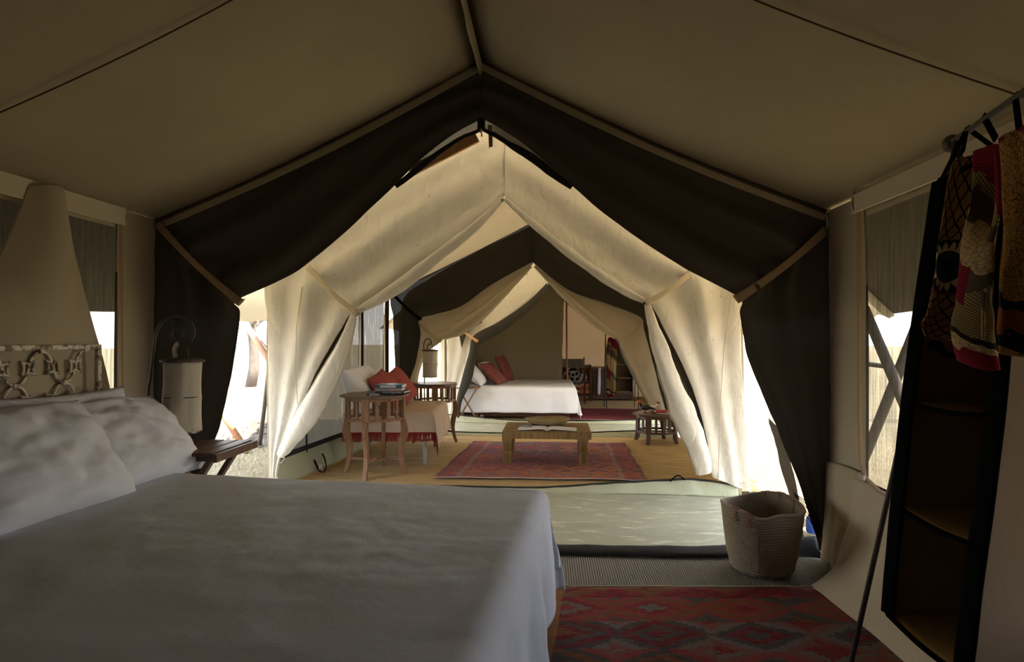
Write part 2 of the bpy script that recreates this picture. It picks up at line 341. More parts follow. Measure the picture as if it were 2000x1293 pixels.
class MB:
    def __init__(s): s.v, s.f = [], []
    def add(s, vs, fs):
        k = len(s.v); s.v += [Vector(v) for v in vs]; s.f += [tuple(i+k for i in f) for f in fs]; return s
    def box(s, c, d, rot=None, taper=1.0):
        hx, hy, hz = d[0]/2, d[1]/2, d[2]/2
        vs = [Vector((x*hx*(taper if z > 0 else 1), y*hy*(taper if z > 0 else 1), z*hz)) for z in (-1, 1) for x, y in ((-1, -1), (1, -1), (1, 1), (-1, 1))]
        if rot is not None: vs = [rot @ v for v in vs]
        vs = [v + Vector(c) for v in vs]
        return s.add(vs, [(3, 2, 1, 0), (4, 5, 6, 7), (0, 1, 5, 4), (1, 2, 6, 5), (2, 3, 7, 6), (3, 0, 4, 7)])
    def bar(s, a, b, w, t, up=(0, 0, 1)):
        a, b = Vector(a), Vector(b); d = (b-a).normalized(); u = Vector(up)
        if abs(d.dot(u)) > .98: u = Vector((0, 1, 0))
        x = d.cross(u).normalized(); y = x.cross(d)
        vs = [p + x*i*w/2 + y*j*t/2 for p in (a, b) for i, j in ((-1, -1), (1, -1), (1, 1), (-1, 1))]
        return s.add(vs, [(3, 2, 1, 0), (4, 5, 6, 7), (0, 1, 5, 4), (1, 2, 6, 5), (2, 3, 7, 6), (3, 0, 4, 7)])
    def tube(s, pts, r, n=8, closed=False):
        pts = [Vector(p) for p in pts]; m = len(pts)
        rs = r if isinstance(r, (list, tuple)) else [r]*m
        vs, fs = [], []; up = Vector((0, 0, 1)); prev = None
        for i, p in enumerate(pts):
            a = pts[(i-1) % m] if (closed or i > 0) else p; b = pts[(i+1) % m] if (closed or i < m-1) else p
            d = (b-a).normalized() if (b-a).length > 1e-9 else Vector((0, 0, 1))
            if prev is None:
                x = d.cross(up)
                if x.length < .05: x = d.cross(Vector((0, 1, 0)))
                x.normalize()
            else: x = (prev - d*prev.dot(d)).normalized()
            prev = x; y = d.cross(x)
            for k in range(n):
                t = 2*PI*k/n; vs.append(p + (x*math.cos(t) + y*math.sin(t))*rs[i])
        for i in range(m if closed else m-1):
            for k in range(n):
                j = (i+1) % m; fs.append((i*n+k, i*n+(k+1) % n, j*n+(k+1) % n, j*n+k))
        if not closed: fs.append(tuple(range(n))[::-1]); fs.append(tuple((m-1)*n+k for k in range(n)))
        return s.add(vs, fs)
    def lathe(s, prof, n=24, c=(0, 0, 0), wob=None):
        vs, fs = [], []; m = len(prof); c = Vector(c)
        for i, (r, z) in enumerate(prof):
            for k in range(n):
                t = 2*PI*k/n; rr = r + (wob(i, t) if wob else 0); vs.append(c + Vector((rr*math.cos(t), rr*math.sin(t), z)))
        for i in range(m-1):
            for k in range(n): fs.append((i*n+k, i*n+(k+1) % n, (i+1)*n+(k+1) % n, (i+1)*n+k))
        return s.add(vs, fs)
    def prism(s, poly, z0, z1, c=(0, 0, 0)):
        n = len(poly); c = Vector(c)
        vs = [c+Vector((x, y, z0)) for x, y in poly] + [c+Vector((x, y, z1)) for x, y in poly]
        return s.add(vs, [tuple(range(n))[::-1], tuple(range(n, 2*n))] + [(i, (i+1) % n, n+(i+1) % n, n+i) for i in range(n)])
    def build(s, name, m, parent=None, smooth=False, bevel=0, uvs=None):
        o = link(name, s.v, s.f, m, parent, uvs, smooth)
        if bevel:
            b = o.modifiers.new('edges', 'BEVEL'); b.width = bevel; b.segments = 2; b.limit_method = 'ANGLE'
        return o

def crom(P, t):
    """Catmull-Rom through P at t in 0..len-1"""
    i = min(int(t), len(P)-2); f = t - i
    p0, p1, p2, p3 = P[max(i-1, 0)], P[i], P[i+1], P[min(i+2, len(P)-1)]
    return (p1*2 + (p2-p0)*f + (p0*2-p1*5+p2*4-p3)*f*f + (p1*3-p0-p2*3+p3)*f*f*f)*.5
def spline(P, n):
    P = [Vector(p) for p in P]; return [crom(P, (len(P)-1)*i/(n-1)) for i in range(n)]

def sheet(name, rows, m, parent=None, nu=60, nv=16, disp=None, thick=.004, linear=False, uvscale=(1, 1)):
    """cloth through stations; each station is a list of points across. disp(u, v, p) is added to each point."""
    nr = len(rows); k = len(rows[0])
    cols = [[Vector(r[j]) for r in rows] for j in range(k)]
    V, U, F = [], [], []
    for i in range(nu):
        t = (nr-1)*i/(nu-1)
        if linear:
            a = min(int(t), nr-2); ctrl = [c[a].lerp(c[a+1], t-a) for c in cols]
        else: ctrl = [crom(c, t) for c in cols]
        for j in range(nv):
            v = j/(nv-1)
            p = crom(ctrl, (k-1)*v) if k > 2 else ctrl[0].lerp(ctrl[1], v)
            if disp: p = p + Vector(disp(i/(nu-1), v, p))
            V.append(p); U.append((v*uvscale[0], (1 - i/(nu-1))*uvscale[1]))
    for i in range(nu-1):
        for j in range(nv-1): F.append((i*nv+j, (i+1)*nv+j, (i+1)*nv+j+1, i*nv+j+1))
    o = link(name, V, F, m, parent, U)
    if thick:
        s = o.modifiers.new('cloth', 'SOLIDIFY'); s.thickness = thick; s.offset = 0
    return o
def nz(x, y=0, z=0): return noise.noise(Vector((x, y, z)))
def copy_tree(o, parent=None):
    c = o.copy(); C.objects.link(c); c.parent = parent
    for ch in list(o.children): copy_tree(ch, c)
    return c
def box_part(name, c, d, m, parent, bevel=.004, rot=None): return MB().box(c, d, rot).build(name, m, parent, False, bevel)

# ================================================================== SETTING
def plane(name, x0, x1, y0, y1, z, m, nx=2, ny=2, disp=None, parent=None):
    V, F, U = [], [], []
    for j in range(ny):
        for i in range(nx):
            x = x0+(x1-x0)*i/(nx-1); y = y0+(y1-y0)*j/(ny-1)
            V.append((x, y, z + (disp(x, y) if disp else 0))); U.append((i/(nx-1), j/(ny-1)))
    for j in range(ny-1):
        for i in range(nx-1): F.append((j*nx+i, j*nx+i+1, (j+1)*nx+i+1, (j+1)*nx+i))
    return link(name, V, F, m, parent, U)

structure(plane('ground', -60, 60, -40, 120, -.03, 'ground', 61, 81, lambda x, y: (.05*nz(x*.4, y*.4) if (abs(x) > 3.4) else -.03)))

def ylines(vals, step):
    vals = sorted(set(vals)); out = []
    for a, b in zip(vals, vals[1:]):
        n = max(1, round((b-a)/step)); out += [a+(b-a)*i/n for i in range(n)]
    return out + [vals[-1]]
def side_wall(name, pts, z1, m, holes=(), step=.09, sign=1, base_in=0):
    """canvas side wall along pts [(x, y)...], z 0..z1(y); holes (y0, y1, z0, z1) are the window openings"""
    def X(y):
        for (xa, ya), (xb, yb) in zip(pts, pts[1:]):
            if y <= yb or (xb, yb) == pts[-1]: return xa+(xb-xa)*(y-ya)/(yb-ya)
    ys = ylines([pts[0][1], pts[-1][1]] + [h[0] for h in holes] + [h[1] for h in holes], step)
    zs = ylines([0, z1] + [h[2] for h in holes] + [h[3] for h in holes], step)
    V, F, U = [], [], []
    for z in zs:
        for y in ys:
            V.append((X(y) + .012*nz(y*1.6, z*.8, 3) + sign*.02*math.sin(PI*z/z1) - sign*base_in*max(0, 1-z/.5), y, z)); U.append((y, z))
    n = len(ys)
    for j in range(len(zs)-1):
        for i in range(n-1):
            cy, cz = (ys[i]+ys[i+1])/2, (zs[j]+zs[j+1])/2
            if any(h[0] < cy < h[1] and h[2] < cz < h[3] for h in holes): continue
            F.append((j*n+i, j*n+i+1, (j+1)*n+i+1, (j+1)*n+i))
    o = structure(link(name, V, F, m, None, U))
    return o, X
def window(name, X, y0, y1, z0, z1, m, inset=0, zips=(), bottom=None, corner=0):
    V, F = [], []; ny, nzz = 30, 24
    for j in range(nzz):
        for i in range(ny):
            y = y0+(y1-y0)*i/(ny-1); z = z0+(z1-z0)*j/(nzz-1)
            V.append((X(y)+inset+.010*nz(y*2.5, z*1.2, 8)+.004*nz(y*14, z*2, 5), y, z))
    for j in range(nzz-1):
        for i in range(ny-1): F.append((j*ny+i, j*ny+i+1, (j+1)*ny+i+1, (j+1)*ny+i))
    o = structure(link(name, V, F, m))
    return o
def roof(name, secs, m, sag=.05, ny=40, nx=14, seed=0, wr=.018):
    """two canvas slopes from eave to ridge to eave; secs = (y, xl, xr, xc, eave, ridge)"""
    V, F, U = [], [], []
    for j in range(ny):
        t = (len(secs)-1)*j/(ny-1); a = min(int(t), len(secs)-2); f = t-a
        y, xl, xr, xc, ev, rd = [p+(q-p)*f for p, q in zip(secs[a], secs[a+1])]
        for side in (0, 1):
            for i in range(nx):
                k = i/(nx-1); k2 = k if side == 0 else 1-k
                x = (xl if side == 0 else xr)*(1-k2) + xc*k2; z = ev+(rd-ev)*k2
                z -= sag*math.sin(PI*k2)*(.8+.3*nz(y*.7, side, seed)) + wr*nz(x*1.1+seed, y*.8, 2)*math.sin(PI*k2) + .006*nz(x*.8, y*5, seed)*math.sin(PI*k2)
                V.append((x, y, z)); U.append((x, y))
    n = 2*nx
    for j in range(ny-1):
        for i in range(n-1):
            F.append((j*n+i, (j+1)*n+i, (j+1)*n+i+1, j*n+i+1))
    return structure(link(name, V, F, m, None, U))

# ---- nearest tent
roof('ceiling', [(-2.4, -2.66, 1.76, -.45, 2.19, 3.22), (3.85, -2.66, 1.77, -.44, 2.205, 3.217)], 'canvas', .05, 46, 16, 0)
_, XL1 = side_wall('wall_left', [(-2.66, -2.4), (-2.66, 3.85)], 2.2, 'wall', [(2.2, 3.47, .60, 2.08)], sign=-1)
_, XR1 = side_wall('wall_right', [(1.76, -2.4), (1.76, 3.85)], 2.2, 'wall', [(.7, 3.40, .60, 2.08)], sign=1)
window('window_1', XL1, 2.18, 3.49, .58, 2.1, 'window', -.012)
window('window_2', XR1, .68, 3.42, .58, 2.1, 'window', .012)
# closed rear wall behind the photographer
structure(link('wall_back', [(-2.66, -2.4, 0), (1.76, -2.4, 0), (1.76, -2.4, 2.2), (-.45, -2.4, 3.22), (-2.66, -2.4, 2.2)], [(0, 1, 2, 3, 4)], 'wall', None, None, False))
structure(plane('floor', -2.7, 1.8, -2.4, 3.9, 0, 'greymat', 40, 50, lambda x, y: .006*nz(x*1.5, y*1.5)))

def trim(name, pts, wdt, thk, m, up=(0, 0, 1)):
    b = MB()
    for a, c in zip(pts, pts[1:]): b.bar(a, c, wdt, thk, up)
    return structure(b.build(name, m))
# pale canvas bands under the eaves, cross seams on the roof, ridge flap, zip posts of the windows
trim('trim_1', [(-2.605, -2.3, 2.13), (-2.605, 3.47, 2.145)], .012, .105, 'band')
trim('trim_2', [(1.71, -2.3, 2.14), (1.71, 3.44, 2.15)], .012, .10, 'band')
trim('trim_3', [(-2.635, 3.478, 2.12), (-2.64, 3.484, .62)], .012, .02, 'strap', (0, 1, 0))
trim('trim_4', [(1.735, 3.415, 2.13), (1.738, 3.41, .95), (1.735, 3.39, .72), (1.732, 3.34, .63), (1.73, 3.2, .595), (1.73, 1.2, .59)], .014, .02, 'strap', (1, 0, 0))
def seam(name, y, side):
    pts = []
    for i in range(15):
        k = i/14; x = (-2.66 if side < 0 else 1.76)*(1-k) + -.45*k
        pts.append((x, y+.02*math.sin(3*k), 2.195+1.02*k-.05*math.sin(PI*k)*.95-.010))
    return structure(MB().tube(pts, .0032, 6).build(name, 'seam_thread', None, True))
seam('trim_5', 2.30, -1); seam('trim_6', 2.14, 1)
rf = []
for i in range(24):
    y = .6 + 3.22*i/23; rf.append([(-.448+.006*nz(y*2), y, 3.215), (-.435+.02*nz(y*2.5, 3), y, 3.16), (-.45+.03*nz(y*2.2, 1), y, 3.115)])
structure(sheet('trim_7', rf, 'canvas', None, 40, 6, None, .006))

# skirts: wall canvas flaring in over the floor on the right; dark corner flap
sk = [[(1.745, y, .60), (1.735-.02*nz(y), y, .36), (1.66+.015*nz(y*2.2, 4), y, .16), (1.52+xx, y, .035), (1.50+xx, y, .018)] for y, xx in
      ((-.5, .0), (1.0, .0), (1.8, .0), (2.3, .0), (2.65, .01), (3.0, -.01), (3.25, -.03), (3.42, .01), (3.50, .12))]
structure(sheet('trim_8', sk, 'wall', None, 70, 26, lambda u, v, p: ((-.03*v*math.exp(-((u-.83)/.05)**2)+.014*v*nz(p.y*4, p.z*2)), 0, 0), .004))
structure(sheet('trim_9', [[(1.752, 3.40, .64), (1.742, 3.40, .3), (1.70, 3.40, .02)], [(1.752, 3.64, .64), (1.738, 3.62, .3), (1.705, 3.6, .02)], [(1.752, 3.84, .62), (1.74, 3.83, .3), (1.72, 3.82, .02)]], 'olive', None, 30, 20, lambda u, v, p: (-.025*v*abs(math.sin(u*9)), 0, 0), .004))

# ---- ground sheets between and under the tents
structure(plane('floor', -2.95, 1.62, 3.9, 5.5, .004, 'tarp', 40, 24, lambda x, y: .006*nz(x*2, y*3)))
structure(plane('floor', -2.7, 2.0, 5.48, 8.40, .006, 'jute', 60, 60, lambda x, y: .008*nz(x*.8, y*5)))
structure(plane('floor', -2.3, 2.3, 8.40, 9.85, .003, 'tarp', 30, 20, lambda x, y: .006*nz(x*2, y*3)))
structure(plane('floor', -1.9, 2.6, 9.85, 14.2, .006, 'jute', 20, 20))

# ---- lounge tent
roof('ceiling', [(5.32, -2.62, 1.72, -.40, 2.0, 3.20), (8.4, -2.28, 1.86, -.235, 2.06, 3.04)], 'cream', .05, 34, 14, 5, .03)
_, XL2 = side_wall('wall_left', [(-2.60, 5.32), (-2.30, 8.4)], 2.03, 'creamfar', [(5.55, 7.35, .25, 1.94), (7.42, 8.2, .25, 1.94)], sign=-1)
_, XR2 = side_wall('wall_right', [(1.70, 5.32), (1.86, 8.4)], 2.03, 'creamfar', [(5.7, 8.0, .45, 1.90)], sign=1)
window('window_3', XL2, 5.53, 7.37, .23, 1.96, 'windowlow', -.012)
window('window_4', XL2, 7.40, 8.22, .23, 1.96, 'windowlow', -.012)
window('window_5', XR2, 5.68, 8.02, .43, 1.92, 'windowlow', .012)
trim('trim_10', [(XL2(5.5)+.02, 5.5, .262), (XL2(8.3)+.02, 8.3, .262)], .012, .05, 'zip')
trim('trim_11', [(XL2(7.39)+.02, 7.39, .25), (XL2(7.39)+.02, 7.39, 2.0)], .03, .014, 'zip', (0, 1, 0))
trim('trim_12', [(XL2(8.24)+.02, 8.24, .25), (XL2(8.24)+.02, 8.24, 2.0)], .05, .014, 'zip', (0, 1, 0))
trim('trim_13', [(XL2(5.98)+.02, 5.98, .08), (XL2(5.98)+.02, 5.98, .56)], .016, .012, 'zip', (0, 1, 0))
# green vinyl sod wall at the foot of the left side, thresholds lifted a hand's breadth off the ground
structure(sheet('trim_14', [[(XL2(y)+.012, y, .25), (XL2(y)+.05, y, .13), (XL2(y)+.10+.02*nz(y*2), y, .015)] for y in (5.36, 5.8, 6.4, 7.0, 7.6, 8.38)], 'sill', None, 40, 8, None, .004))
def threshold(name, pts, h, m, edge, outw=.12):
    rows = []
    for i, p in enumerate(pts):
        x, y = p[0], p[1]; hh = h*(p[2] if len(p) > 2 else 1)
        rows.append([(x, y-outw*.6-.03*abs(nz(x*3)), .006), (x, y-outw*.35+.015*nz(x*5, 2), hh*.55), (x, y, hh), (x, y+.03, hh-.02), (x, y+.06, .008)])
    o = structure(sheet(name, rows, m, None, 90, 14, lambda u, v, p: (0, .008*math.sin(u*70+v*4)*math.sin(PI*min(1, v*1.4)), .004*nz(p.x*9)), .004))
    e = MB().tube(spline([(q[2][0], q[2][1]+.005, q[2][2]+.006) for q in rows], 60), .011, 6).build('edge_binding', edge, o, True)
    return o
threshold('trim_15', [(-2.7, 5.44, .12), (-2.0, 5.44, .10), (-1.0, 5.44, .08), (-.2, 5.43, .08), (.15, 5.42, .22), (.5, 5.41, .45), (.9, 5.40, .66), (1.3, 5.37, .85), (1.66, 5.33, .6)], .145, 'sill', 'zip')
threshold('trim_16', [(-2.25, 8.45, 1), (-1.2, 8.44, .4), (-.2, 8.44, .35), (.6, 8.44, .6), (1.25, 8.42, 1.0), (1.8, 8.40, 1)], .08, 'sill', 'zip')
threshold('trim_17', [(-1.8, 9.72, 1.3), (-1.5, 9.72, 1.2), (-.9, 9.70, .6), (-.3, 9.66, .35), (.6, 9.68, .4), (1.9, 9.72, .8)], .09, 'sill', 'zip')
# black threshold strip of the nearest tent, bowed and lying on the mat
o = structure(sheet('trim_18', [[(x, y-.05, .012), (x, y-.03, .035), (x, y+.03, .05+h), (x, y+.055, .02)] for x, y, h in
      ((-2.6, 3.86, .02), (-1.5, 3.83, 0), (-.4, 3.82, 0), (.2, 3.83, 0), (.7, 3.83, .005), (1.1, 3.85, .01), (1.4, 3.90, .04), (1.72, 3.88, .07))], 'zip', None, 60, 10, lambda u, v, p: (0, 0, .006*nz(p.x*6, v*3)), .004))

# ---- far bedroom tent
roof('ceiling', [(9.8, -1.86, 2.15, -.02, 2.0, 2.98), (12.3, -1.86, 2.25, .05, 2.0, 2.95), (14.2, -1.86, 2.4, .08, 2.0, 2.95)], 'olive', .06, 24, 10, 9)
side_wall('wall_left', [(-1.74, 9.86), (-1.80, 14.2)], 2.0, 'olive', step=.2, sign=-1)
_, XR3 = side_wall('wall_right', [(2.1, 9.8), (2.3, 14.2)], 2.0, 'olive', [(11.0, 13.2, .3, 1.05)], step=.2, sign=1)
window('window_6', XR3, 11.0, 13.2, .3, 1.05, 'window', .01)
structure(sheet('wall_back', [[(-1.9, 14.15, z), (-.7, 14.17, z), (.8, 14.15, z), (2.4, 14.15, z)] for z in (0, .7, 1.4, 2.0)] + [[(-1.2, 14.15, 2.45), (-.4, 14.15, 2.5), (.5, 14.15, 2.5), (1.3, 14.15, 2.45)], [(.0, 14.15, 2.95), (.05, 14.15, 2.95), (.1, 14.15, 2.95), (.12, 14.15, 2.95)]], 'warm', None, 30, 30, lambda u, v, p: (0, .03*nz(p.x*1.2, p.z*6, 2), 0), 0, True))
# canvas divider behind the far bed
structure(sheet('wall_divider', [[(-2.276,12.25,0.002), (-0.924,12.2,0.209), (0.274,12.2,0.216)], [(-2.276,12.25,0.97), (-0.924,12.2,0.974), (0.274,12.2,0.977)], [(-2.276,12.25,1.615), (-0.764,12.2,1.613), (0.295,12.2,1.611)], [(-1.518,12.25,2.043), (-0.445,12.2,2.09), (0.306,12.2,2.14)], [(-0.447,12.25,2.732), (-0.074,12.2,2.724), (0.211,12.2,2.616)]], 'olive', None, 40, 16, lambda u, v, p: (.02*nz(p.z*4)*(v > .9), .02*nz(p.x*3, p.z*2), 0), .006, True))

# ---- fly sheets over the tents: eaves drop outwards as awnings
def fly(name, y0, y1, xl, xr, xc, ridge, eave, out, low, m='fly'):
    V, F = [], []; n = 9
    for j in range(13):
        y = y0+(y1-y0)*j/12; sg = .02*math.sin(j*1.7)
        P = [(xl-out, low+sg), (xl-out*.5, (low+eave)/2+.02), (xl, eave), ((xl+xc)/2, (eave+ridge)/2-.03), (xc, ridge), ((xr+xc)/2, (eave+ridge)/2-.03), (xr, eave), (xr+out*.5, (low+eave)/2+.02), (xr+out, low-sg)]
        V += [(x, y, z) for x, z in P]
    for j in range(12):
        for i in range(n-1): F.append((j*n+i, j*n+i+1, (j+1)*n+i+1, (j+1)*n+i))
    o = link(name, V, F, m); s = o.modifiers.new('cloth', 'SOLIDIFY'); s.thickness = .004
    return structure(o)
fly('ceiling_fly', -2.8, 4.75, -2.75, 1.85, -.44, 3.40, 2.33, .75, 1.60, 'fly_shaded')
fly('ceiling_fly', 4.6, 5.5, -2.72, 1.82, -.44, 3.36, 2.28, .78, 1.57)
fly('ceiling_fly', 5.3, 9.6, -2.6, 1.95, -.3, 3.30, 2.22, .75, 1.60)
fly('ceiling_fly', 9.4, 14.6, -2.0, 2.4, 0, 3.15, 2.12, .75, 1.55)

# ================================================================== DOOR CURTAINS
def gather(tie_u, amp, k, seed, edge=.04, width=.16):
    """fold depth towards the viewer: pleats that tighten at the tie, a thicker rounded free edge"""
    def d(u, v, p):
        g = math.exp(-((u-tie_u)/width)**2)
        a = amp*(.35+1.0*g)*math.sin(2*PI*(k*v + .35*nz(u*3, seed)) + 2.2*u)*min(1, v*2.2)
        b = edge*v**4*(.5+g)
        return (.006*nz(p.z*5, v*3, seed), -a - b + .03*nz(p.x*1.3, p.z*1.3, seed)*v - .016*abs(nz(p.x*3.5+p.z*2, p.z*4-p.x*2.5, seed+4)) - .006*nz(p.x*9-p.z*4, p.z*9+p.x*3, seed), 0)
    return d
def strap(name, a, b, wd, m, parent, sag=.02, sp=0):
    a, b = Vector(a), Vector(b); rows = []; d = (b-a).normalized(); n = Vector((-d.z, 0, d.x))
    for i in range(9):
        t = i/8; p = a.lerp(b, t) + Vector((0, -.012-.02*math.sin(PI*t), -sag*math.sin(PI*t))); ww = wd*(1-.25*math.sin(PI*t))
        rows.append([p-n*ww/2, p, p+n*ww/2])
    # loop round the gathered cloth
    e = b - d*.006
    rows.append([e-n*wd*.5+Vector((0, .03, 0)), e+Vector((0, .035, 0)), e+n*wd*.5+Vector((0, .03, 0))])
    return sheet(name, rows, m, parent, 26, 5, None, .005)

# --- nearest tent: black mesh
o = sheet('door_curtain', [[(-0.42,3.85,3.223), (-0.426,3.85,2.847)], [(-0.921,3.85,3.035), (-0.749,3.85,2.658)], [(-1.475,3.85,2.813), (-1.214,3.85,2.235)], [(-2.075,3.85,2.543), (-1.668,3.85,1.853)], [(-2.716,3.85,2.237), (-2.075,3.85,1.656)],
    [(-2.694,3.85,1.819), (-2.072,3.85,1.566)], [(-2.694,3.85,1.295), (-2.107,3.85,1.262)], [(-2.694,3.85,0.807), (-2.204,3.85,0.812)], [(-2.694,3.85,0.354), (-2.354,3.85,0.463)], [(-2.694,3.85,-0.093), (-2.426,3.85,-0.059)]], 'black', None, 130, 46, gather(.445, .042, 2.6, 1, .05), .004)
tag(o, 'black mesh door curtain tied back at left of the nearest opening', 'curtain')
strap('tie_strap', (-2.662,3.83,2.198), (-2.027,3.76,1.636), .055, 'strap', o)
MB().tube([(-2.68,3.82,2.217), (-2.645,3.8,2.178), (-2.623,3.81,2.159), (-2.659,3.83,2.205)], .006, 6).build('strap_ring', 'metal', o, True)
sheet('zip_tape', [[(-0.444,3.83,2.773), (-0.444,3.83,2.749)], [(-0.539,3.83,2.738), (-0.535,3.83,2.714)], [(-0.62,3.83,2.699), (-0.613,3.83,2.672)], [(-0.705,3.83,2.647), (-0.691,3.83,2.62)], [(-0.795,3.84,2.588), (-0.781,3.84,2.554)], [(-0.921,3.85,2.499), (-0.9,3.85,2.465)], [(-1.027,3.86,2.422), (-1.009,3.86,2.394)]], 'zip', o, 40, 4, lambda u, v, p: (0, .01*nz(u*8), .004*nz(u*12, v)), .003)
o2 = sheet('door_curtain', [[(-0.44,3.85,3.224), (-0.45,3.85,2.847)], [(0.06,3.85,3.016), (-0.12,3.85,2.632)], [(0.621,3.85,2.749), (0.375,3.85,2.19)], [(1.203,3.85,2.497), (0.848,3.85,1.861)], [(1.806,3.85,2.25), (1.194,3.85,1.659)],
    [(1.794,3.85,1.789), (1.213,3.85,1.547)], [(1.794,3.85,1.335), (1.28,3.85,1.236)], [(1.794,3.85,0.881), (1.443,3.85,0.829)], [(1.794,3.85,0.427), (1.592,3.85,0.44)], [(1.794,3.85,-0.001), (1.705,3.85,0.062)]], 'black', None, 130, 46, gather(.445, .042, 2.6, 4, .05), .004)
tag(o2, 'black mesh door curtain tied back at right of the nearest opening', 'curtain')
strap('tie_strap', (1.74,3.83,2.078), (1.169,3.76,1.643), .06, 'strap', o2)
MB().tube([(1.767,3.82,2.205), (1.733,3.8,2.182), (1.744,3.81,2.107), (1.737,3.83,2.072)], .006, 6).build('strap_ring', 'metal', o2, True)
sheet('zip_tape', [[(-0.431,3.83,2.772), (-0.431,3.83,2.749)], [(-0.354,3.83,2.741), (-0.36,3.83,2.714)], [(-0.28,3.83,2.696), (-0.29,3.83,2.666)], [(-0.186,3.83,2.647), (-0.206,3.83,2.604)], [(-0.073,3.84,2.581), (-0.1,3.84,2.535)], [(0.043,3.85,2.488), (0.013,3.85,2.449)], [(0.16,3.86,2.396), (0.14,3.86,2.369)]], 'zip', o2, 40, 4, lambda u, v, p: (0, .01*nz(u*8), .004*nz(u*12, v)), .003)
sheet('torn_edge', [[(1.388,3.83,0.896), (1.483,3.83,0.8)], [(1.426,3.83,0.751), (1.508,3.83,0.671)], [(1.472,3.82,0.543), (1.56,3.82,0.479)], [(1.535,3.82,0.35), (1.579,3.82,0.334)], [(1.56,3.82,0.205), (1.598,3.82,0.205)], [(1.579,3.82,0.121), (1.604,3.82,0.122)]], 'black', o2, 40, 6, lambda u, v, p: (.004*nz(u*20, v), .02*nz(u*6, v), 0), 0)
for k in range(5):
    MB().tube([(1.539,3.83,0.428), Vector((1.604,3.82,0.302))+Vector((.01*k, 0, .012*k)), Vector((1.705,3.82,0.175))+Vector((0, 0, .02*k-.02))], .0025, 5).build('loose_thread', 'blackbind', o2, True)
b = MB(); b.box((-0.438,3.8,2.785), (.05, .012, .085)); b.build('zip_cover', 'zip', o2, False, .004)
b = MB(); b.box((-0.436,3.785,2.737), (.012, .008, .03)); b.box((-0.433,3.785,2.71), (.010, .006, .02)); b.build('zip_pull', 'metal', o2, False, .002)
sheet('hanging_tape', [[(-0.4,3.86,2.803), (-0.373,3.86,2.802)], [(-0.397,3.86,2.732), (-0.37,3.86,2.731)], [(-0.393,3.85,2.651), (-0.369,3.85,2.657)]], 'strap', o2, 10, 3, None, .004)
b = MB(); b.tube([(1.559,3.8,0.173), (1.562,3.8,0.147)], .007, 6); b.box((1.568,3.8,0.115), (.016, .006, .045)); b.build('zip_slider', 'metal', o2, False, .002)

# --- lounge tent, front: cream canvas
o3 = sheet('door_curtain', [[(-0.392,5.3,3.424), (-0.394,5.3,2.685)], [(-0.938,5.3,3.149), (-0.657,5.3,2.457)], [(-1.504,5.3,2.842), (-1.032,5.3,2.164)], [(-2.055,5.3,2.493), (-1.433,5.3,1.858)], [(-2.593,5.3,2.135), (-1.781,5.3,1.635)],
    [(-2.593,5.3,1.495), (-1.896,5.3,1.494)], [(-2.588,5.3,1.021), (-2.127,5.3,1.108)], [(-2.583,5.3,0.57), (-2.35,5.3,0.596)], [(-2.578,5.3,0.31), (-2.476,5.3,0.311)], [(-2.568,5.3,0.111), (-2.51,5.3,0.121)]], 'cream', None, 140, 60, gather(.44, .030, 2.3, 11, .0, .16), .004)
tag(o3, 'cream canvas door curtain tied back at left of the lounge opening', 'curtain')
def roll(name, ctr, rad, m, parent, seed, flat=.55, n=18, turns=1.15):
    """rolled or bunched flap: overlapping spiral section swept along ctr (points), half-widths rad"""
    P = spline(ctr, 60); R = [crom([Vector((r, 0, 0)) for r in rad], (len(rad)-1)*i/59).x for i in range(60)]
    V, F, U = [], [], []
    for i, p in enumerate(P):
        d = (P[min(i+1, 59)]-P[max(i-1, 0)]).normalized(); a = d.cross(Vector((0, 1, 0))).normalized(); q = Vector((0, -1, 0))
        for k in range(n):
            t = -PI*.9 + 2*PI*turns*k/(n-1); rr = R[i]*(1-.22*k/(n-1))*(1+.16*nz(i*.16, math.sin(t)*1.5, seed)+.05*nz(i*.5, t*2, seed))
            V.append(p + a*math.cos(t)*rr + q*math.sin(t)*rr*flat*(1+.15*math.sin(3*t+i*.08))); U.append((k/(n-1), i/59))
    for i in range(59):
        for k in range(n-1): F.append((i*n+k, i*n+k+1, (i+1)*n+k+1, (i+1)*n+k))
    return link(name, V, F, m, parent, U)
roll('rolled_flap', [(-0.407,5.26,2.648), (-0.651,5.25,2.41), (-1.02,5.24,2.118), (-1.414,5.23,1.825), (-1.717,5.22,1.65)], [.02, .05, .062, .065, .035], 'cream', o3, 3)
def bunch(name, sts, m, parent, seed, depth=.09, lob=2.0):
    return sheet(name, sts, m, parent, 60, 26, lambda u, v, p: (0, -depth*min(1, .25+u*1.8)*(math.sin(PI*v)**.7)*(.75+.35*math.cos(2*PI*lob*v+seed)) - .01*nz(u*5, v*4, seed), 0), .004)
roll('bunched_flap', [(-1.757,5.2,1.617), (-1.85,5.17,1.313), (-2.001,5.15,1.002), (-2.166,5.14,0.699), (-2.311,5.15,0.486), (-2.425,5.17,0.338)], [.022, .065, .095, .112, .078, .042], 'cream', o3, 31, .62, 26, 1.1)
sheet('mesh_edge', [[(-2.118,5.4,1.688), (-1.805,5.4,1.687)], [(-2.266,5.4,1.304), (-1.893,5.4,1.256)], [(-2.463,5.4,0.87), (-2.094,5.4,0.872)], [(-2.562,5.4,0.483), (-2.34,5.4,0.485)], [(-2.602,5.4,0.217), (-2.533,5.4,0.242)]], 'black', o3, 20, 5, None, .004)  # black sheet added behind the fold gap, standing in for shade in the crease
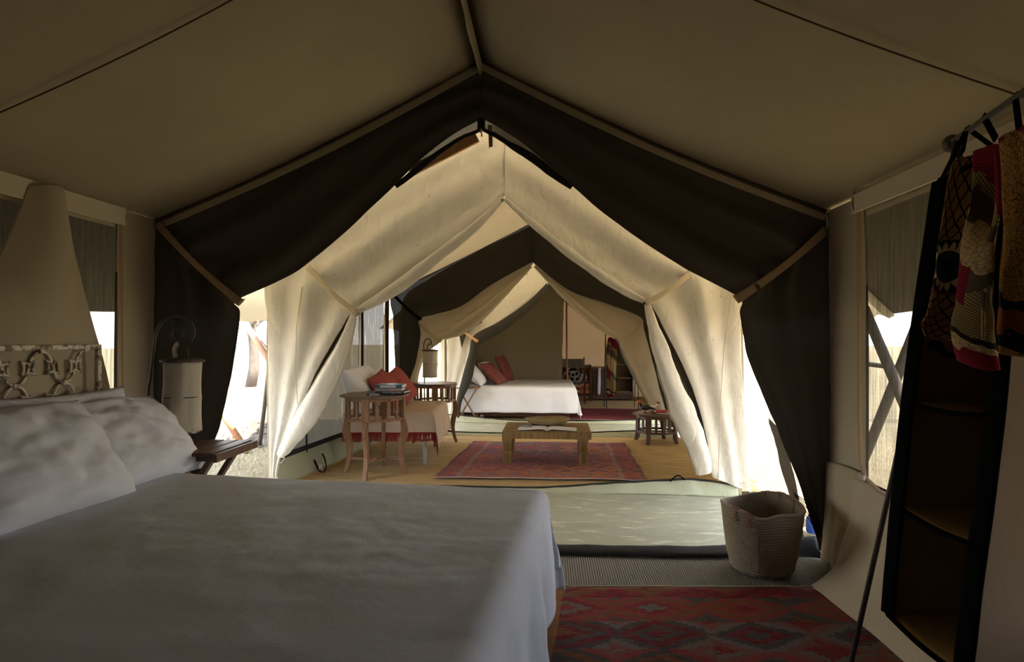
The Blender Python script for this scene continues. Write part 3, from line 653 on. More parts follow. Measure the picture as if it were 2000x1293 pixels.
sheet('tail_flap', [[(-1.786,5.23,1.576), (-1.734,5.23,1.576)], [(-1.805,5.23,1.4), (-1.767,5.23,1.391)], [(-1.878,5.25,1.158), (-1.798,5.25,1.26)], [(-1.897,5.25,1.111), (-1.807,5.25,1.111)]], 'cream', o3, 16, 5, None, .004)
strap('tie_strap', (-2.215,5.28,2.058), (-1.719,5.17,1.62), .06, 'strapcream', o3)
trim_ = MB(); trim_.tube([(-2.429,5.2,0.434), (-2.391,5.2,0.309), (-2.429,5.2,0.262)], .003, 5); trim_.build('stitched_seam', 'strapcream', o3, True)
MB().tube([(-2.255,5.26,1.869), (-2.303,5.25,1.494), (-2.313,5.25,1.119), (-2.289,5.24,0.793)], .003, 5).build('stitched_seam', 'strapcream', o3, True)
o4 = sheet('door_curtain', [[(-0.397,5.3,3.424), (-0.399,5.3,2.685)], [(0.128,5.3,3.127), (-0.064,5.3,2.376)], [(0.697,5.3,2.769), (0.288,5.3,2.065)], [(1.213,5.3,2.397), (0.606,5.3,1.829)], [(1.67,5.3,2.054), (0.872,5.3,1.719)],
    [(1.683,5.3,1.4), (1.07,5.3,1.382)], [(1.705,5.3,0.949), (1.257,5.3,0.983)], [(1.731,5.3,0.544), (1.373,5.3,0.576)], [(1.758,5.3,0.229), (1.413,5.3,0.269)], [(1.775,5.3,0.04), (1.444,5.3,0.17)]], 'cream', None, 140, 60, gather(.44, .030, 2.2, 21, .0, .16), .004)
tag(o4, 'cream canvas door curtain tied back at right of the lounge opening', 'curtain')
roll('rolled_flap', [(-0.389,5.26,2.647), (-0.146,5.25,2.422), (0.217,5.24,2.126), (0.576,5.23,1.869), (0.833,5.22,1.723)], [.02, .035, .045, .045, .028], 'cream', o4, 6)
roll('bunched_flap', [(0.856,5.2,1.695), (0.925,5.17,1.422), (1.026,5.15,1.091), (1.15,5.14,0.758), (1.269,5.15,0.467), (1.342,5.18,0.228)], [.026, .066, .088, .112, .10, .07], 'cream', o4, 36, .62, 26, 1.1)
sheet('mesh_edge', [[(0.873,5.36,1.722), (0.978,5.36,1.722)], [(0.978,5.36,1.308), (1.181,5.36,1.262)], [(1.091,5.36,0.941), (1.362,5.36,0.942)], [(1.249,5.36,0.529), (1.474,5.36,0.531)], [(1.362,5.36,0.256), (1.496,5.36,0.303)]], 'black', o4, 20, 5, None, .004)
strap('tie_strap', (1.25,5.27,1.977), (0.842,5.17,1.702), .06, 'strapcream', o4)
structure(MB().tube([(1.594,5.27,1.781), (1.531,5.265,1.31), (1.495,5.262,0.772), (1.484,5.27,0.142)], .003, 5).build('trim_19', 'strapcream', None, True))
b = MB(); b.tube([(-0.456,5.24,2.662), (-0.395,5.22,2.693), (-0.372,5.22,2.638)], .006, 6); b.box((-0.413,5.22,2.625), (.02, .01, .03)); b.build('zip_pull', 'metal', o4, False, .002)

# --- lounge tent, back: dark mesh and khaki canvas behind it
o5 = sheet('door_curtain', [[(-0.232,8.35,3.041), (-0.232,8.35,2.474)], [(-0.705,8.35,2.799), (-0.815,8.35,2.158)], [(-1.219,8.35,2.57), (-1.256,8.35,1.854)], [(-1.774,8.35,2.281), (-1.625,8.35,1.737)], [(-2.25,8.35,2.063), (-1.84,8.35,1.664)],
    [(-2.236,8.35,1.658), (-1.826,8.35,1.437)], [(-2.213,8.35,1.179), (-1.907,8.35,1.032)], [(-2.191,8.35,0.663), (-1.997,8.35,0.701)], [(-2.176,8.35,-0.036), (-2.041,8.35,-0.035)]], 'blackfar', None, 80, 20, gather(.5, .02, 2, 31, .02), .004)
tag(o5, 'dark mesh curtain tied back at left of the opening behind the lounge', 'curtain')
strap('tie_strap', (-2.242,8.32,2.046), (-1.815,8.27,1.662), .05, 'blackbind', o5)
o6 = sheet('door_curtain', [[(-0.232,8.35,3.041), (-0.225,8.35,2.474)], [(0.238,8.35,2.717), (0.274,8.35,2.08)], [(0.777,8.35,2.466), (0.777,8.35,1.89)], [(1.275,8.35,2.225), (1.097,8.35,1.774)], [(1.714,8.35,2.008), (1.296,8.35,1.673)],
    [(1.558,8.35,1.472), (1.332,8.35,1.508)], [(1.629,8.35,1.042), (1.466,8.35,0.999)], [(1.756,8.35,0.613), (1.572,8.35,0.576)], [(1.875,8.35,0.042), (1.685,8.35,0.184)]], 'blackfar', None, 80, 20, gather(.5, .02, 2, 35, .02), .004)
tag(o6, 'dark mesh curtain tied back at right of the opening behind the lounge', 'curtain')
MB().box((-0.23,8.3,2.742), (.035, .012, .55)).build('zip_cover', 'zip', o6, False, .004)
o7 = sheet('door_curtain', [[(-0.236,8.5,3.026), (-0.229,8.5,2.464)], [(-0.83,8.5,2.751), (-0.532,8.5,2.17)], [(-1.428,8.5,2.444), (-0.904,8.5,1.756)], [(-1.805,8.5,2.222), (-1.278,8.5,1.512)], [(-2.108,8.5,1.999), (-1.564,8.5,1.355)],
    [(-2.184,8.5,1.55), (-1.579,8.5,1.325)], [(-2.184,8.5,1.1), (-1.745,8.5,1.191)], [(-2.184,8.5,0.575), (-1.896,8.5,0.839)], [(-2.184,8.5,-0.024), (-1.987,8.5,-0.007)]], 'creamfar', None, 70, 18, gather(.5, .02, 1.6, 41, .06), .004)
tag(o7, 'khaki canvas curtain behind the dark mesh, beside the farther hanging lantern', 'curtain')
roll('rolled_flap', [(-0.25,8.46,2.43), (-0.602,8.44,2.092), (-0.97,8.42,1.753), (-1.266,8.42,1.548), (-1.519,8.42,1.415)], [.02, .06, .10, .11, .05], 'creamfar', o7, 8)
strap('tie_strap', (-1.863,8.42,1.607), (-1.538,8.36,1.356), .06, 'strapcream', o7)
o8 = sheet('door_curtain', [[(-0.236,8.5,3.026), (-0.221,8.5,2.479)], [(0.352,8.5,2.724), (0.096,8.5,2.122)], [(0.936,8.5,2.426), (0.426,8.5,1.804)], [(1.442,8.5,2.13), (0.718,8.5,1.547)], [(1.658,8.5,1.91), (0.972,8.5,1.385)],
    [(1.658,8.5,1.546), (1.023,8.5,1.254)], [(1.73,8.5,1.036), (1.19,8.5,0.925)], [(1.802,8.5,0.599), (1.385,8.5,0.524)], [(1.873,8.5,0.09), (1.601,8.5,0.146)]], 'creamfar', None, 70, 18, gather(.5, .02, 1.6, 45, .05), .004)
tag(o8, 'khaki canvas curtain hanging behind the dark mesh, beside the low stool', 'curtain')
roll('rolled_flap', [(-0.205,8.46,2.429), (0.095,8.44,2.132), (0.422,8.42,1.823), (0.711,8.42,1.574), (0.949,8.42,1.415)], [.02, .04, .06, .06, .04], 'creamfar', o8, 9)
strap('tie_strap', (1.3,8.42,1.646), (0.97,8.36,1.371), .05, 'strapcream', o8)

# --- far bedroom tent, front
o9 = sheet('door_curtain', [[(-0.051,9.8,2.982), (-0.017,9.8,2.285)], [(-0.614,9.8,2.698), (-0.357,9.8,1.997)], [(-1.215,9.8,2.386), (-0.742,9.8,1.708)], [(-1.734,9.8,2.131), (-0.999,9.8,1.528)], [(-1.803,9.8,1.951), (-1.197,9.8,1.366)],
    [(-1.716,9.8,1.366), (-1.241,9.8,1.297)], [(-1.708,9.8,0.927), (-1.344,9.8,0.971)], [(-1.708,9.8,0.454), (-1.5,9.8,0.498)], [(-1.708,9.8,0.067), (-1.578,9.8,0.094)]], 'cream', None, 70, 18, gather(.5, .02, 1.8, 51, .04), .004)
tag(o9, 'cream canvas curtain edged in black mesh at left of the far bed', 'curtain')
sheet('mesh_edge', [[(-0.034,9.74,2.305), (-0.008,9.74,2.228)], [(-0.355,9.73,1.992), (-0.312,9.73,1.857)], [(-0.821,9.72,1.671), (-0.736,9.72,1.527)], [(-1.239,9.72,1.443), (-1.136,9.72,1.298)], [(-1.325,9.72,1.145), (-1.196,9.72,1.145)], [(-1.445,9.72,0.719), (-1.273,9.72,0.72)], [(-1.53,9.72,0.378), (-1.445,9.72,0.336)], [(-1.53,9.72,0.054), (-1.47,9.72,0.055)]], 'blackfar', o9, 60, 8, lambda u, v, p: (0, -.03*math.sin(PI*v), 0), .004)
sheet('mesh_panel', [[(-1.417,9.71,1.655), (-1.084,9.71,1.672)], [(-1.495,9.71,1.57), (-1.332,9.71,1.502)], [(-1.46,9.71,1.298), (-1.375,9.71,1.434)], [(-1.443,9.71,1.23), (-1.435,9.71,1.264)]], 'blackfar', o9, 12, 5, None, .003)
strap('tie_strap', (-1.519,9.7,1.579), (-1.172,9.66,1.341), .05, 'wood_orange', o9, 0)
o10 = sheet('door_curtain', [[(0,9.8,2.982), (0,9.8,2.285)], [(0.659,9.8,2.653), (0.322,9.8,1.994)], [(1.246,9.8,2.328), (0.659,9.8,1.722)], [(1.746,9.8,2.073), (0.953,9.8,1.527)], [(2.16,9.8,1.903), (1.179,9.8,1.366)],
    [(1.995,9.8,1.232), (1.263,9.8,1.147)], [(2.036,9.8,0.812), (1.455,9.8,0.81)], [(2.077,9.8,0.393), (1.704,9.8,0.391)], [(2.094,9.8,0.041), (1.912,9.8,0.073)]], 'cream', None, 70, 18, gather(.5, .02, 1.8, 55, .04), .004)
tag(o10, 'cream canvas curtain edged in black mesh at right of the far bed', 'curtain')
sheet('mesh_edge', [[(-0.008,9.74,2.305), (0,9.74,2.228)], [(0.32,9.73,2.04), (0.286,9.73,1.973)], [(0.737,9.72,1.719), (0.696,9.72,1.652)], [(1.12,9.72,1.433), (1.087,9.72,1.366)], [(1.253,9.72,1.149), (1.186,9.72,1.115)], [(1.501,9.72,0.69), (1.402,9.72,0.689)], [(1.773,9.72,0.232), (1.666,9.72,0.232)], [(1.863,9.72,0.083), (1.773,9.72,0.082)]], 'blackfar', o10, 60, 8, None, .004)
MB().bar((-0.656,9.2,2.266), (-0.335,9.2,2.408), .09, .02).build('ridge_board', 'wood_orange', o10)

# --- window flap on the left wall, draped from the eave like a tall cone
o = sheet('window_flap', [[(-2.60, 2.79, 2.165), (-2.55, 2.86, 2.19), (-2.54, 2.93, 2.19), (-2.60, 2.99, 2.165)], [(-2.6, 2.66, 1.85), (-2.50, 2.80, 1.86), (-2.49, 2.92, 1.86), (-2.6, 3.08, 1.85)],
    [(-2.6, 2.5, 1.5), (-2.52, 2.72, 1.5), (-2.51, 2.93, 1.5), (-2.60, 3.20, 1.5)], [(-2.6, 2.35, 1.15), (-2.53, 2.65, 1.15), (-2.52, 2.96, 1.15), (-2.60, 3.33, 1.13)], [(-2.6, 2.15, .55), (-2.55, 2.6, .55), (-2.54, 3.0, .55), (-2.60, 3.46, .55)]], 'wall', None, 60, 24, lambda u, v, p: (.012*nz(p.y*3, p.z*1.5), 0, 0), .005)
tag(o, 'khaki canvas window flap draped from the eave behind the iron headboard', 'canvas flap')

# small tape loops by the window zips
structure(MB().tube(spline([(-2.615, 3.475, 2.20), (-2.600, 3.47, 2.14), (-2.612, 3.465, 2.10)], 12), .006, 6).build('trim_22', 'strap', None, True))
structure(MB().tube(spline([(1.715, 3.42, 2.22), (1.700, 3.415, 2.15), (1.712, 3.41, 2.10)], 12), .006, 6).build('trim_23', 'strap', None, True))
structure(MB().bar((1.695, 2.08, 2.19), (1.695, 2.08, 2.06), .026, .004, (1, 0, 0)).build('trim_24', 'strap', None))

# stitched hems where the nearest roof meets its gable, and an added brown bar standing in for unlit porch fly
for side in (-1, 1):
    pts = []
    for i in range(13):
        k = i/12; x = (-2.64 if side < 0 else 1.745)*(1-k) - .44*k; pts.append((x, 3.80, 2.175+1.02*k-.05*math.sin(PI*k)))
    structure(MB().tube(pts, .006, 6).build('trim_%d' % (26 if side < 0 else 27), 'seam_thread', None, True))
    pts = [(x, 3.835, z-.010) for x, y, z in pts]
    trim('trim_%d' % (28 if side < 0 else 29), pts, .012, .052, 'canvas')
structure(MB().bar((-1.076,4.5,2.684), (-0.55,4.5,2.943), .03, .075).build('trim_30', 'wood_orange'))

sheet('mesh_strip', [[(-0.459,3.87,2.862), (-0.451,3.86,2.763)], [(-0.616,3.87,2.784), (-0.598,3.86,2.699)], [(-0.753,3.87,2.685), (-0.724,3.86,2.613)], [(-0.925,3.87,2.552), (-0.895,3.86,2.481)]], 'blackfar', bpy.data.objects['door_curtain'], 20, 4, None, 0)
sheet('mesh_strip', [[(-0.422,3.87,2.861), (-0.428,3.86,2.763)], [(-0.269,3.87,2.763), (-0.296,3.86,2.679)], [(-0.121,3.87,2.652), (-0.161,3.86,2.589)], [(0.044,3.87,2.521), (0.013,3.86,2.452)]], 'blackfar', o2, 20, 4, None, 0)

# ================================================================== SOFT THINGS
def cover(name, L, W, h, dfoot, dfar, dnear, m, parent, nu=150, nv=120, r=.07, wr=.010, seed=0, flare=.10, folds=.02, head_up=.0, hem=None):
    """bed cover: flat over x -L..0, y -W..0, rounding over the edges and hanging at foot (+x), far (+y) and near (-y)"""
    q = r*PI/2
    def drop(d):
        if d <= 0: return 0, 0
        if d < q: return r*math.sin(d/r), r*(1-math.cos(d/r))
        return r, r + d - q
    V, F, U = [], [], []
    for i in range(nu):
        s = -L + (L+dfoot)*i/(nu-1)
        for j in range(nv):
            t = -W-dnear + (W+dnear+dfar)*j/(nv-1)
            so, sd = drop(s); to, td = drop(t) if t > 0 else drop(-W-t)
            sg = 1 if t > 0 else -1
            x = min(s, 0) + so - (r if s > 0 else 0)*0; y = max(-W, min(t, 0)) + sg*to
            if s <= 0: x = s
            dn = (sd**5 + td**5)**.2
            hang = max(0, dn - r)
            c = min(1, min(sd, td)/.1) if sd > 0 and td > 0 else 0
            fs = folds*min(1, hang/.25)
            if sd > 0: x += flare*hang*(.6+.5*c) + fs*math.sin(t*13+seed)*(1-.4*c) + fs*.6*nz(t*6, s*2, seed)
            if td > 0: y += sg*(flare*hang*(.6+.4*c) + fs*math.sin(s*12+seed) + fs*.6*nz(s*6, t*2, seed+3))
            top = max(0, 1-dn/.1)
            z = h - dn + head_up*max(0, -s/L)**1.5
            rg = math.exp(-((s+.62)/.62)**2-((t+.75)/.5)**2)
            a1 = rg*.7*abs(nz(s*3+t*3, t*7-s*2.5, seed+9)) + rg*.45*nz(s*14-t*9, t*10+s*9, seed+11) + nz(s*1.1, t*1.4, seed)*1.6 + nz(s*2.6+t*1.2, t*6-s*1.5, seed+1)*.7 + abs(nz(s*3.2+t*2, t*3-s*.8, seed+2))*.5 + .22*nz(s*9, t*14, seed+4)
            z += wr*a1*(.35+.65*top)
            if dn > .08:
                k = wr*.6*nz(s*9, t*9, seed+7)
                if sd > td: x += k
                else: y += sg*k
            if hem is not None: z = max(z, hem + .02*nz(s*4, t*4, seed))
            V.append((x, y, z)); U.append((s, t))
    for i in range(nu-1):
        for j in range(nv-1): F.append((i*nv+j, (i+1)*nv+j, (i+1)*nv+j+1, i*nv+j+1))
    o = link(name, V, F, m, parent, U)
    sdf = o.modifiers.new('cloth', 'SOLIDIFY'); sdf.thickness = .006; sdf.offset = 1
    return o

def pillow_mesh(w_, h_, t_, n=34, seed=0, wr=.012, pinch=.06):
    V, F, U = [], [], []
    for side in (1, -1):
        for i in range(n):
            for j in range(n):
                a = -1+2*i/(n-1); b = -1+2*j/(n-1)
                ea = (1-abs(a)**2.6); eb = (1-abs(b)**2.6)
                th = max(0, ea*eb)**.52
                px = a*(1-pinch*(1-b*b)*0 - pinch*(1-abs(b)**2)*abs(a)**4); py = b*(1-pinch*(1-abs(a)**2)*abs(b)**4)
                cr = wr*(nz(a*2.2, b*2.2, seed+side)*1.0 + abs(nz(a*3+b*2, b*3-a, seed+5))*1.3 + .5*abs(nz(a*6-b*3, b*5+a*4, seed+8)) + .3*nz(a*11, b*9, seed))*min(1, th*1.6)
                V.append((px*w_/2, py*h_/2, side*(th*t_/2) + cr)); U.append((i/(n-1), j/(n-1)))
    N = n*n
    for s in (0, 1):
        for i in range(n-1):
            for j in range(n-1):
                f = (s*N+i*n+j, s*N+(i+1)*n+j, s*N+(i+1)*n+j+1, s*N+i*n+j+1); F.append(f if s == 0 else f[::-1])
    return V, F, U
def pillow(name, label, cat, size, loc, xdir, lean, m, group=None, seed=0, wr=.012, pinch=.06, seamcol=None):
    """xdir: direction of the width; lean: direction of the height"""
    V, F, U = pillow_mesh(*size, seed=seed, wr=wr, pinch=pinch)
    o = link(name, V, F, m, None, U)
    wd = o.modifiers.new('weld', 'WELD'); wd.merge_threshold = .0004
    ex = Vector(xdir).normalized(); ey = Vector(lean); ey = (ey-ex*ey.dot(ex)).normalized(); ez = ex.cross(ey)
    mt = Matrix((ex, ey, ez)).transposed().to_4x4(); mt.translation = Vector(loc); o.matrix_world = mt
    return tag(o, label, cat, group)

# ---- the near bed
BR = math.radians(-5)
bed = thing('bed', 'large white-covered bed with an ornate iron headboard in the nearest tent', 'bed', (-.085, 2.86, 0), BR)
MB().box((-1.18, -.88, .19), (2.26, 1.62, .30)).build('bed_base', 'darkwood', bed, False, .01)
MB().box((-1.18, -.88, .48), (2.30, 1.70, .30)).build('mattress', 'sheet', bed, False, .05)
for x in (-2.2, -.15):
    for y in (-1.6, -.16): MB().lathe([(0, .0), (.03, .0), (.035, .06), (.03, .06)], 10, (x, y, 0)).build('leg', 'darkwood', bed)
cover('bedspread', 2.34, 1.76, .655, .56, .45, .45, 'sheet', bed, 240, 220, .075, .0075, 3, .13, .018, .02, None)
hb = MB(); X0 = -2.40
def arc_pts(cx, cz, r, a0, a1, n=10): return [(X0, cx+r*math.cos(a0+(a1-a0)*i/n), cz+r*math.sin(a0+(a1-a0)*i/n)) for i in range(n+1)]
# frame of the headboard: top bar, posts
MB().bar((X0, .02, 1.352), (X0, -1.80, 1.352), .020, .026).build('top_rail', 'headboard', bed, False, .004)
MB().bar((X0, .02, .0), (X0, .02, 1.365), .026, .026).build('post', 'headboard', bed, False, .004)
MB().bar((X0, -1.80, .0), (X0, -1.80, 1.365), .026, .026).build('post', 'headboard', bed, False, .004)
pit = .255; DZ = .165
def strand(y0, z0, sy):
    b = MB()
    b.tube(spline([(X0, y0, z0), (X0, y0+sy*.030, z0-.012), (X0, y0+sy*.050, z0-.040), (X0, y0+sy*pit/4, z0-DZ/2), (X0, y0+sy*(pit/2-.050), z0-DZ+.040), (X0, y0+sy*(pit/2-.030), z0-DZ+.012), (X0, y0+sy*pit/2, z0-DZ)], 26), .0070, 7)
    b.build('iron_scroll', 'headboard', bed, True)
    d = MB(); cy, cz = y0+sy*pit/4, z0-DZ/2; h_, w_ = .034, .036
    q = [(w_, h_), (w_*.70, h_*.45), (w_*.66, 0), (w_*.70, -h_*.45), (w_, -h_), (w_*.4, -h_*.72), (0, -h_*.66), (-w_*.4, -h_*.72), (-w_, -h_), (-w_*.70, -h_*.45), (-w_*.66, 0), (-w_*.70, h_*.45), (-w_, h_), (-w_*.4, h_*.72), (0, h_*.66), (w_*.4, h_*.72)]
    d.tube([(X0, cy+a, cz+c) for a, c in q], .0065, 6, True)
    d.build('iron_diamond', 'headboard', bed, True)
for row in range(3):
    z0 = 1.335-DZ*row
    for c in range(8):
        y0 = -.06 - c*pit - (pit/2 if row % 2 else 0)
        for sy in (-1, 1):
            if y0+sy*pit/2 > .0 or row == 2: continue
            strand(y0, z0, sy)
        if y0 < .01: MB().box((X0, y0, z0), (.028, .030, .024)).build('collar', 'headboard', bed, False, .005)

yd = (math.sin(-BR), math.cos(BR), 0)
pillow('pillow', 'white pillow leaning at the bed head, the one farther from the lantern', 'pillow', (.80, .56, .24), (-2.15, 2.31, .875), yd, (-.30, 0, .40), 'pillow', None, 1, .024)
pillow('pillow', 'white pillow leaning at the bed head, nearer to the lantern', 'pillow', (.80, .56, .24), (-2.20, 2.93, .855), yd, (-.34, .02, .36), 'pillow', None, 2, .024)
pillow('pillow', 'white pillow standing behind the one nearer to the lantern', 'pillow', (.74, .52, .16), (-2.37, 2.80, .875), yd, (-.10, 0, .5), 'pillow', None, 3, .01)
pillow('pillow', 'white pillow standing behind the one farther from the lantern', 'pillow', (.74, .52, .16), (-2.37, 2.0, .875), yd, (-.10, 0, .5), 'pillow', None, 4, .01)

# ---- slatted folding table with the lantern
ns = thing('folding_table', 'dark wooden slatted folding table between the near bed and the black curtain', 'table', (-2.12, 3.36, 0), 0)
for k in range(6): MB().box((-.225+.09*k, 0, .752), (.078, .44, .020)).build('slat', 'darkwood', ns, False, .003)
for y in (-.17, .17): MB().box((0, y, .725), (.50, .03, .034)).build('batten', 'darkwood', ns, False, .003)
MB().box((.285, 0, .735), (.025, .46, .045)).build('edge_rail', 'darkwood', ns, False, .003)
for y, s in ((-.13, 1), (-.13, -1), (.13, 1), (.13, -1)):
    MB().bar((-.22*s, y+.02*s, .715), (.24*s, y+.02*s, .0), .030, .045, (0, 1, 0)).build('leg', 'darkwood', ns, False, .003)
MB().bar((-.22, -.18, .03), (-.22, .2, .03), .03, .03).build('foot_rail', 'darkwood', ns)

def lantern_set(pts, ctr, zt, zb, rl, rs, lab_l, lab_s, spiral=True, floor_z=0.0, k=1.0):
    st = MB(); P = spline([(pts[0][0], pts[0][1], floor_z)] + list(pts), 90); st.tube(P, [.0085*k]*60+[.0085*k-.00012*k*i for i in range(30)], 8)
    so = thing('shepherd_hook', lab_s, 'stand', (pts[0][0], pts[0][1], floor_z))
    o = st.build('hook_rod', 'iron', so, True); o.location = -Vector(so.location)
    bs = MB().lathe([(0, .012), (.09, .012), (.10, 0), (0, 0)], 20).build('base_plate', 'iron', so, True)
    la = thing('lantern', lab_l, 'lantern', (ctr[0], ctr[1], zb)); H_ = zt-zb
    MB().lathe([(0, H_+.022), (rl*.5, H_+.018), (rl, H_+.006), (rl*1.0, H_-.006), (rl*.9, H_-.004), (0, H_)], 30).build('lid', 'rust', la, True)
    sh = MB(); n = 40; prof = [(rs*(1.02-.05*math.sin(PI*(i % 9)/9)), H_*(1-i/17)) for i in range(18)]
    sh.lathe(prof, n, (0, 0, 0), lambda i, t: .004*math.sin(5*t+i*.2)*k + .002*math.sin(11*t)*k)
    UV = [(j/n, i/17) for i in range(18) for j in range(n)]
    s_ = sh.build('shade', 'shade', la, True, 0, UV); sd_ = s_.modifiers.new('cloth', 'SOLIDIFY'); sd_.thickness = .003
    for z in (.004, H_*.5):
        MB().tube([(rs*1.03*math.cos(2*PI*i/30), rs*1.03*math.sin(2*PI*i/30), z) for i in range(30)], .0035*k, 6, True).build('hoop', 'rust', la, True)
    MB().lathe([(0, -.004), (rs*.9, -.004), (rs, .006), (rs*.9, .012), (0, .01)], 24).build('bottom_plate', 'rust', la, True)
    hz = pts[-1][2]
    MB().tube(spline([(-.035*k, 0, H_+.015), (-.038*k, 0, H_+.06*k), (-.02*k, 0, H_+.10*k), (.012*k, 0, H_+.105*k), (.03*k, 0, H_+.06*k), (.032*k, 0, H_+.015)], 24), .0045*k, 6).build('handle', 'rust', la, True)
    return la, so
la, so = lantern_set([(-2.406,3.4,0.984), (-2.392,3.4,1.154), (-2.376,3.4,1.292), (-2.36,3.4,1.412), (-2.322,3.4,1.492), (-2.251,3.4,1.529), (-2.181,3.4,1.523), (-2.13,3.4,1.477), (-2.121,3.4,1.421), (-2.149,3.4,1.375), (-2.207,3.4,1.366), (-2.251,3.4,1.394), (-2.258,3.4,1.434), (-2.232,3.4,1.458), (-2.197,3.4,1.452), (-2.187,3.4,1.428), (-2.207,3.4,1.409)],
    (-2.191,3.4,1.032), 1.262, .835, .122, .10, 'muslin cylinder lantern with a rusty lid over the slatted folding table', 'black iron hook stand with spiral end holding the lantern by the near bed')
sheet('paper_label', [[(-.02, -.015, .455), (-.05, -.012, .44)], [(-.03, -.02, .49), (-.055, -.016, .50)], [(-.01, -.02, .53), (-.028, -.016, .545)]], 'shade', la, 8, 4, None, .002)
la2, so2 = lantern_set([(-1.706,8,0.696), (-1.706,8,0.978), (-1.713,8,1.189), (-1.713,8,1.316), (-1.685,8,1.379), (-1.642,8,1.386), (-1.614,8,1.358), (-1.621,8,1.316), (-1.657,8,1.295), (-1.671,8,1.259), (-1.642,8,1.238)],
    (-1.628,8,1.034), 1.225, .862, .115, .097, 'muslin cylinder lantern hanging beyond the two taller tables', 'thin black hook stand beside the farther lantern')

# ---- basket, mats and rug by the threshold
bk = thing('basket', 'tapered straw basket with dark red stitching standing on the grey mat', 'basket', (1.285, 3.645, .008), .3)
n = 72; R0, R1, HB = .178, .232, .385
V, F, U = [], [], []; nr = 133
def rimz(t): return .016*math.sin(2*t+.6) + .008*math.sin(3*t) - .035*math.exp(-((((t-4.05+PI) % (2*PI))-PI)/.33)**2)
for i in range(nr):
    f = i/(nr-1); z = HB*f; r = R0+(R1-R0)*f**.8 - .006*math.sin(PI*min(1, f*4)) + .0058*abs(math.sin(PI*f*22))
    if f < .06: r -= .02*(1-f/.06)
    for k in range(n):
        t = 2*PI*k/n; rr = r*(1+.016*math.sin(2*t+1)+.01*math.sin(3*t+f*2))
        V.append((rr*math.cos(t), rr*math.sin(t), z*(1+rimz(t)/HB*f**2))); U.append((k/n, f))
for i in range(12):
    f = 1-i/11*.96
    for k in range(n):
        t = 2*PI*k/n; r = (R0+(R1-R0)*f**.8-.014)*(1+.016*math.sin(2*t+1)); V.append((r*math.cos(t), r*math.sin(t), HB*f*(1+rimz(t)/HB*f**2)+(.006 if i == 0 else 0))); U.append((k/n, f))
tot = nr+12
for i in range(tot-1):
    for k in range(n): F.append((i*n+k, i*n+(k+1) % n, (i+1)*n+(k+1) % n, (i+1)*n+k))
F.append(tuple((tot-1)*n+k for k in range(n))); F.append(tuple(range(n))[::-1])
link('basket_body', V, F, 'weave', bk, U)
b = MB(); b.tube([((R1+.000)*(1+.016*math.sin(2*2*PI*k/60+1)+.01*math.sin(3*2*PI*k/60+2))*math.cos(2*PI*k/60), (R1)*(1+.016*math.sin(2*2*PI*k/60+1)+.01*math.sin(3*2*PI*k/60+2))*math.sin(2*PI*k/60), HB+rimz(2*PI*k/60)+.003) for k in range(60)], .009, 8, True); b.build('rim', 'weave', bk, True)
for t0 in (3.75, 4.1, .75, 1.15):
    b = MB(); pts = []
    for q in range(9):
        f = 1.0-.02*q; t = t0-.3+.01*q*(1 if q % 2 else -1); r = R1-.012 if t0 < 2 else R1+.006
        pts.append((r*math.cos(t), r*math.sin(t), HB+rimz(t)-.01*q+.012))
    b.tube(pts, .004, 6)
    b.tube([((R1+.012)*math.cos(t0-.3+a), (R1+.012)*math.sin(t0-.3+a), HB+rimz(t0-.3+a)+.008) for a in (-.10, -.05, 0, .05, .1)], .005, 6)
    b.build('red_stitch', 'stitch', bk, True)
b = MB(); b.tube([((R0+(R1-R0)*(f**.8)+.011)*math.cos(4.0), (R0+(R1-R0)*(f**.8)+.011)*math.sin(4.0)+.0, HB*f) for f in [i/20 for i in range(2, 18)]], .0035, 5); b.build('seam_stitch', 'stitch', bk, True)

def rug(name, label, corners, m, z, fringe=None, nx=60, ny=50, wav=.010, seed=0, kw=6.0, edgewave=.012):
    a, b_, c, d = [Vector(p) for p in corners]      # near-left, near-right, far-right, far-left
    V, F, U = [], [], []
    for j in range(ny):
        for i in range(nx):
            u, v = i/(nx-1), j/(ny-1); p = (a*(1-u)+b_*u)*(1-v) + (d*(1-u)+c*u)*v
            e = edgewave*(nz(u*4, v*4, seed)); p = p+Vector((edgewave*nz(v*6, seed, 2), edgewave*nz(u*6, seed, 5), 0))
            p.z = z + wav*(.5+.5*nz(u*2.2, v*kw, seed)) ; V.append(p); U.append((u, v))
    for j in range(ny-1):
        for i in range(nx-1): F.append((j*nx+i, j*nx+i+1, (j+1)*nx+i+1, (j+1)*nx+i))
    o = link(name, V, F, m, None, U); s = o.modifiers.new('weave', 'SOLIDIFY'); s.thickness = .006; s.offset = 1
    tag(o, label, 'rug')
    if fringe:
        b = MB()
        for v0 in (0, ny-1):
            for k in range(240):
                i = k/239*(nx-1); i0 = min(int(i), nx-2); p = V[v0*nx+i0].lerp(V[v0*nx+i0+1], i-i0)
                sg = -1 if v0 == 0 else 1; dx = .004*nz(k*.7, seed)
                b.add([(p.x-.0032, p.y, p.z+.005), (p.x+.0032, p.y, p.z+.005), (p.x+dx, p.y+sg*.02, p.z+.001)], [(0, 1, 2)])
        f = b.build('fringe', fringe, o); f['kind'] = 'stuff'
    return o
rug('rug', 'dark red patterned kilim beside the near bed, on the grey mat', [(-.35, 1.35, 0), (1.66, 1.30, 0), (1.60, 3.36, 0), (-.12, 3.26, 0)], 'kilim1', .012, None, 60, 60, .006, 2)
o = structure(MB().tube(spline([(x, 3.275+.10*(x+.1)/1.7+.006*nz(x*9), .019) for x in [-.1+1.7*i/30 for i in range(31)]], 90), .006, 5).build('trim_20', 'band', None, True))
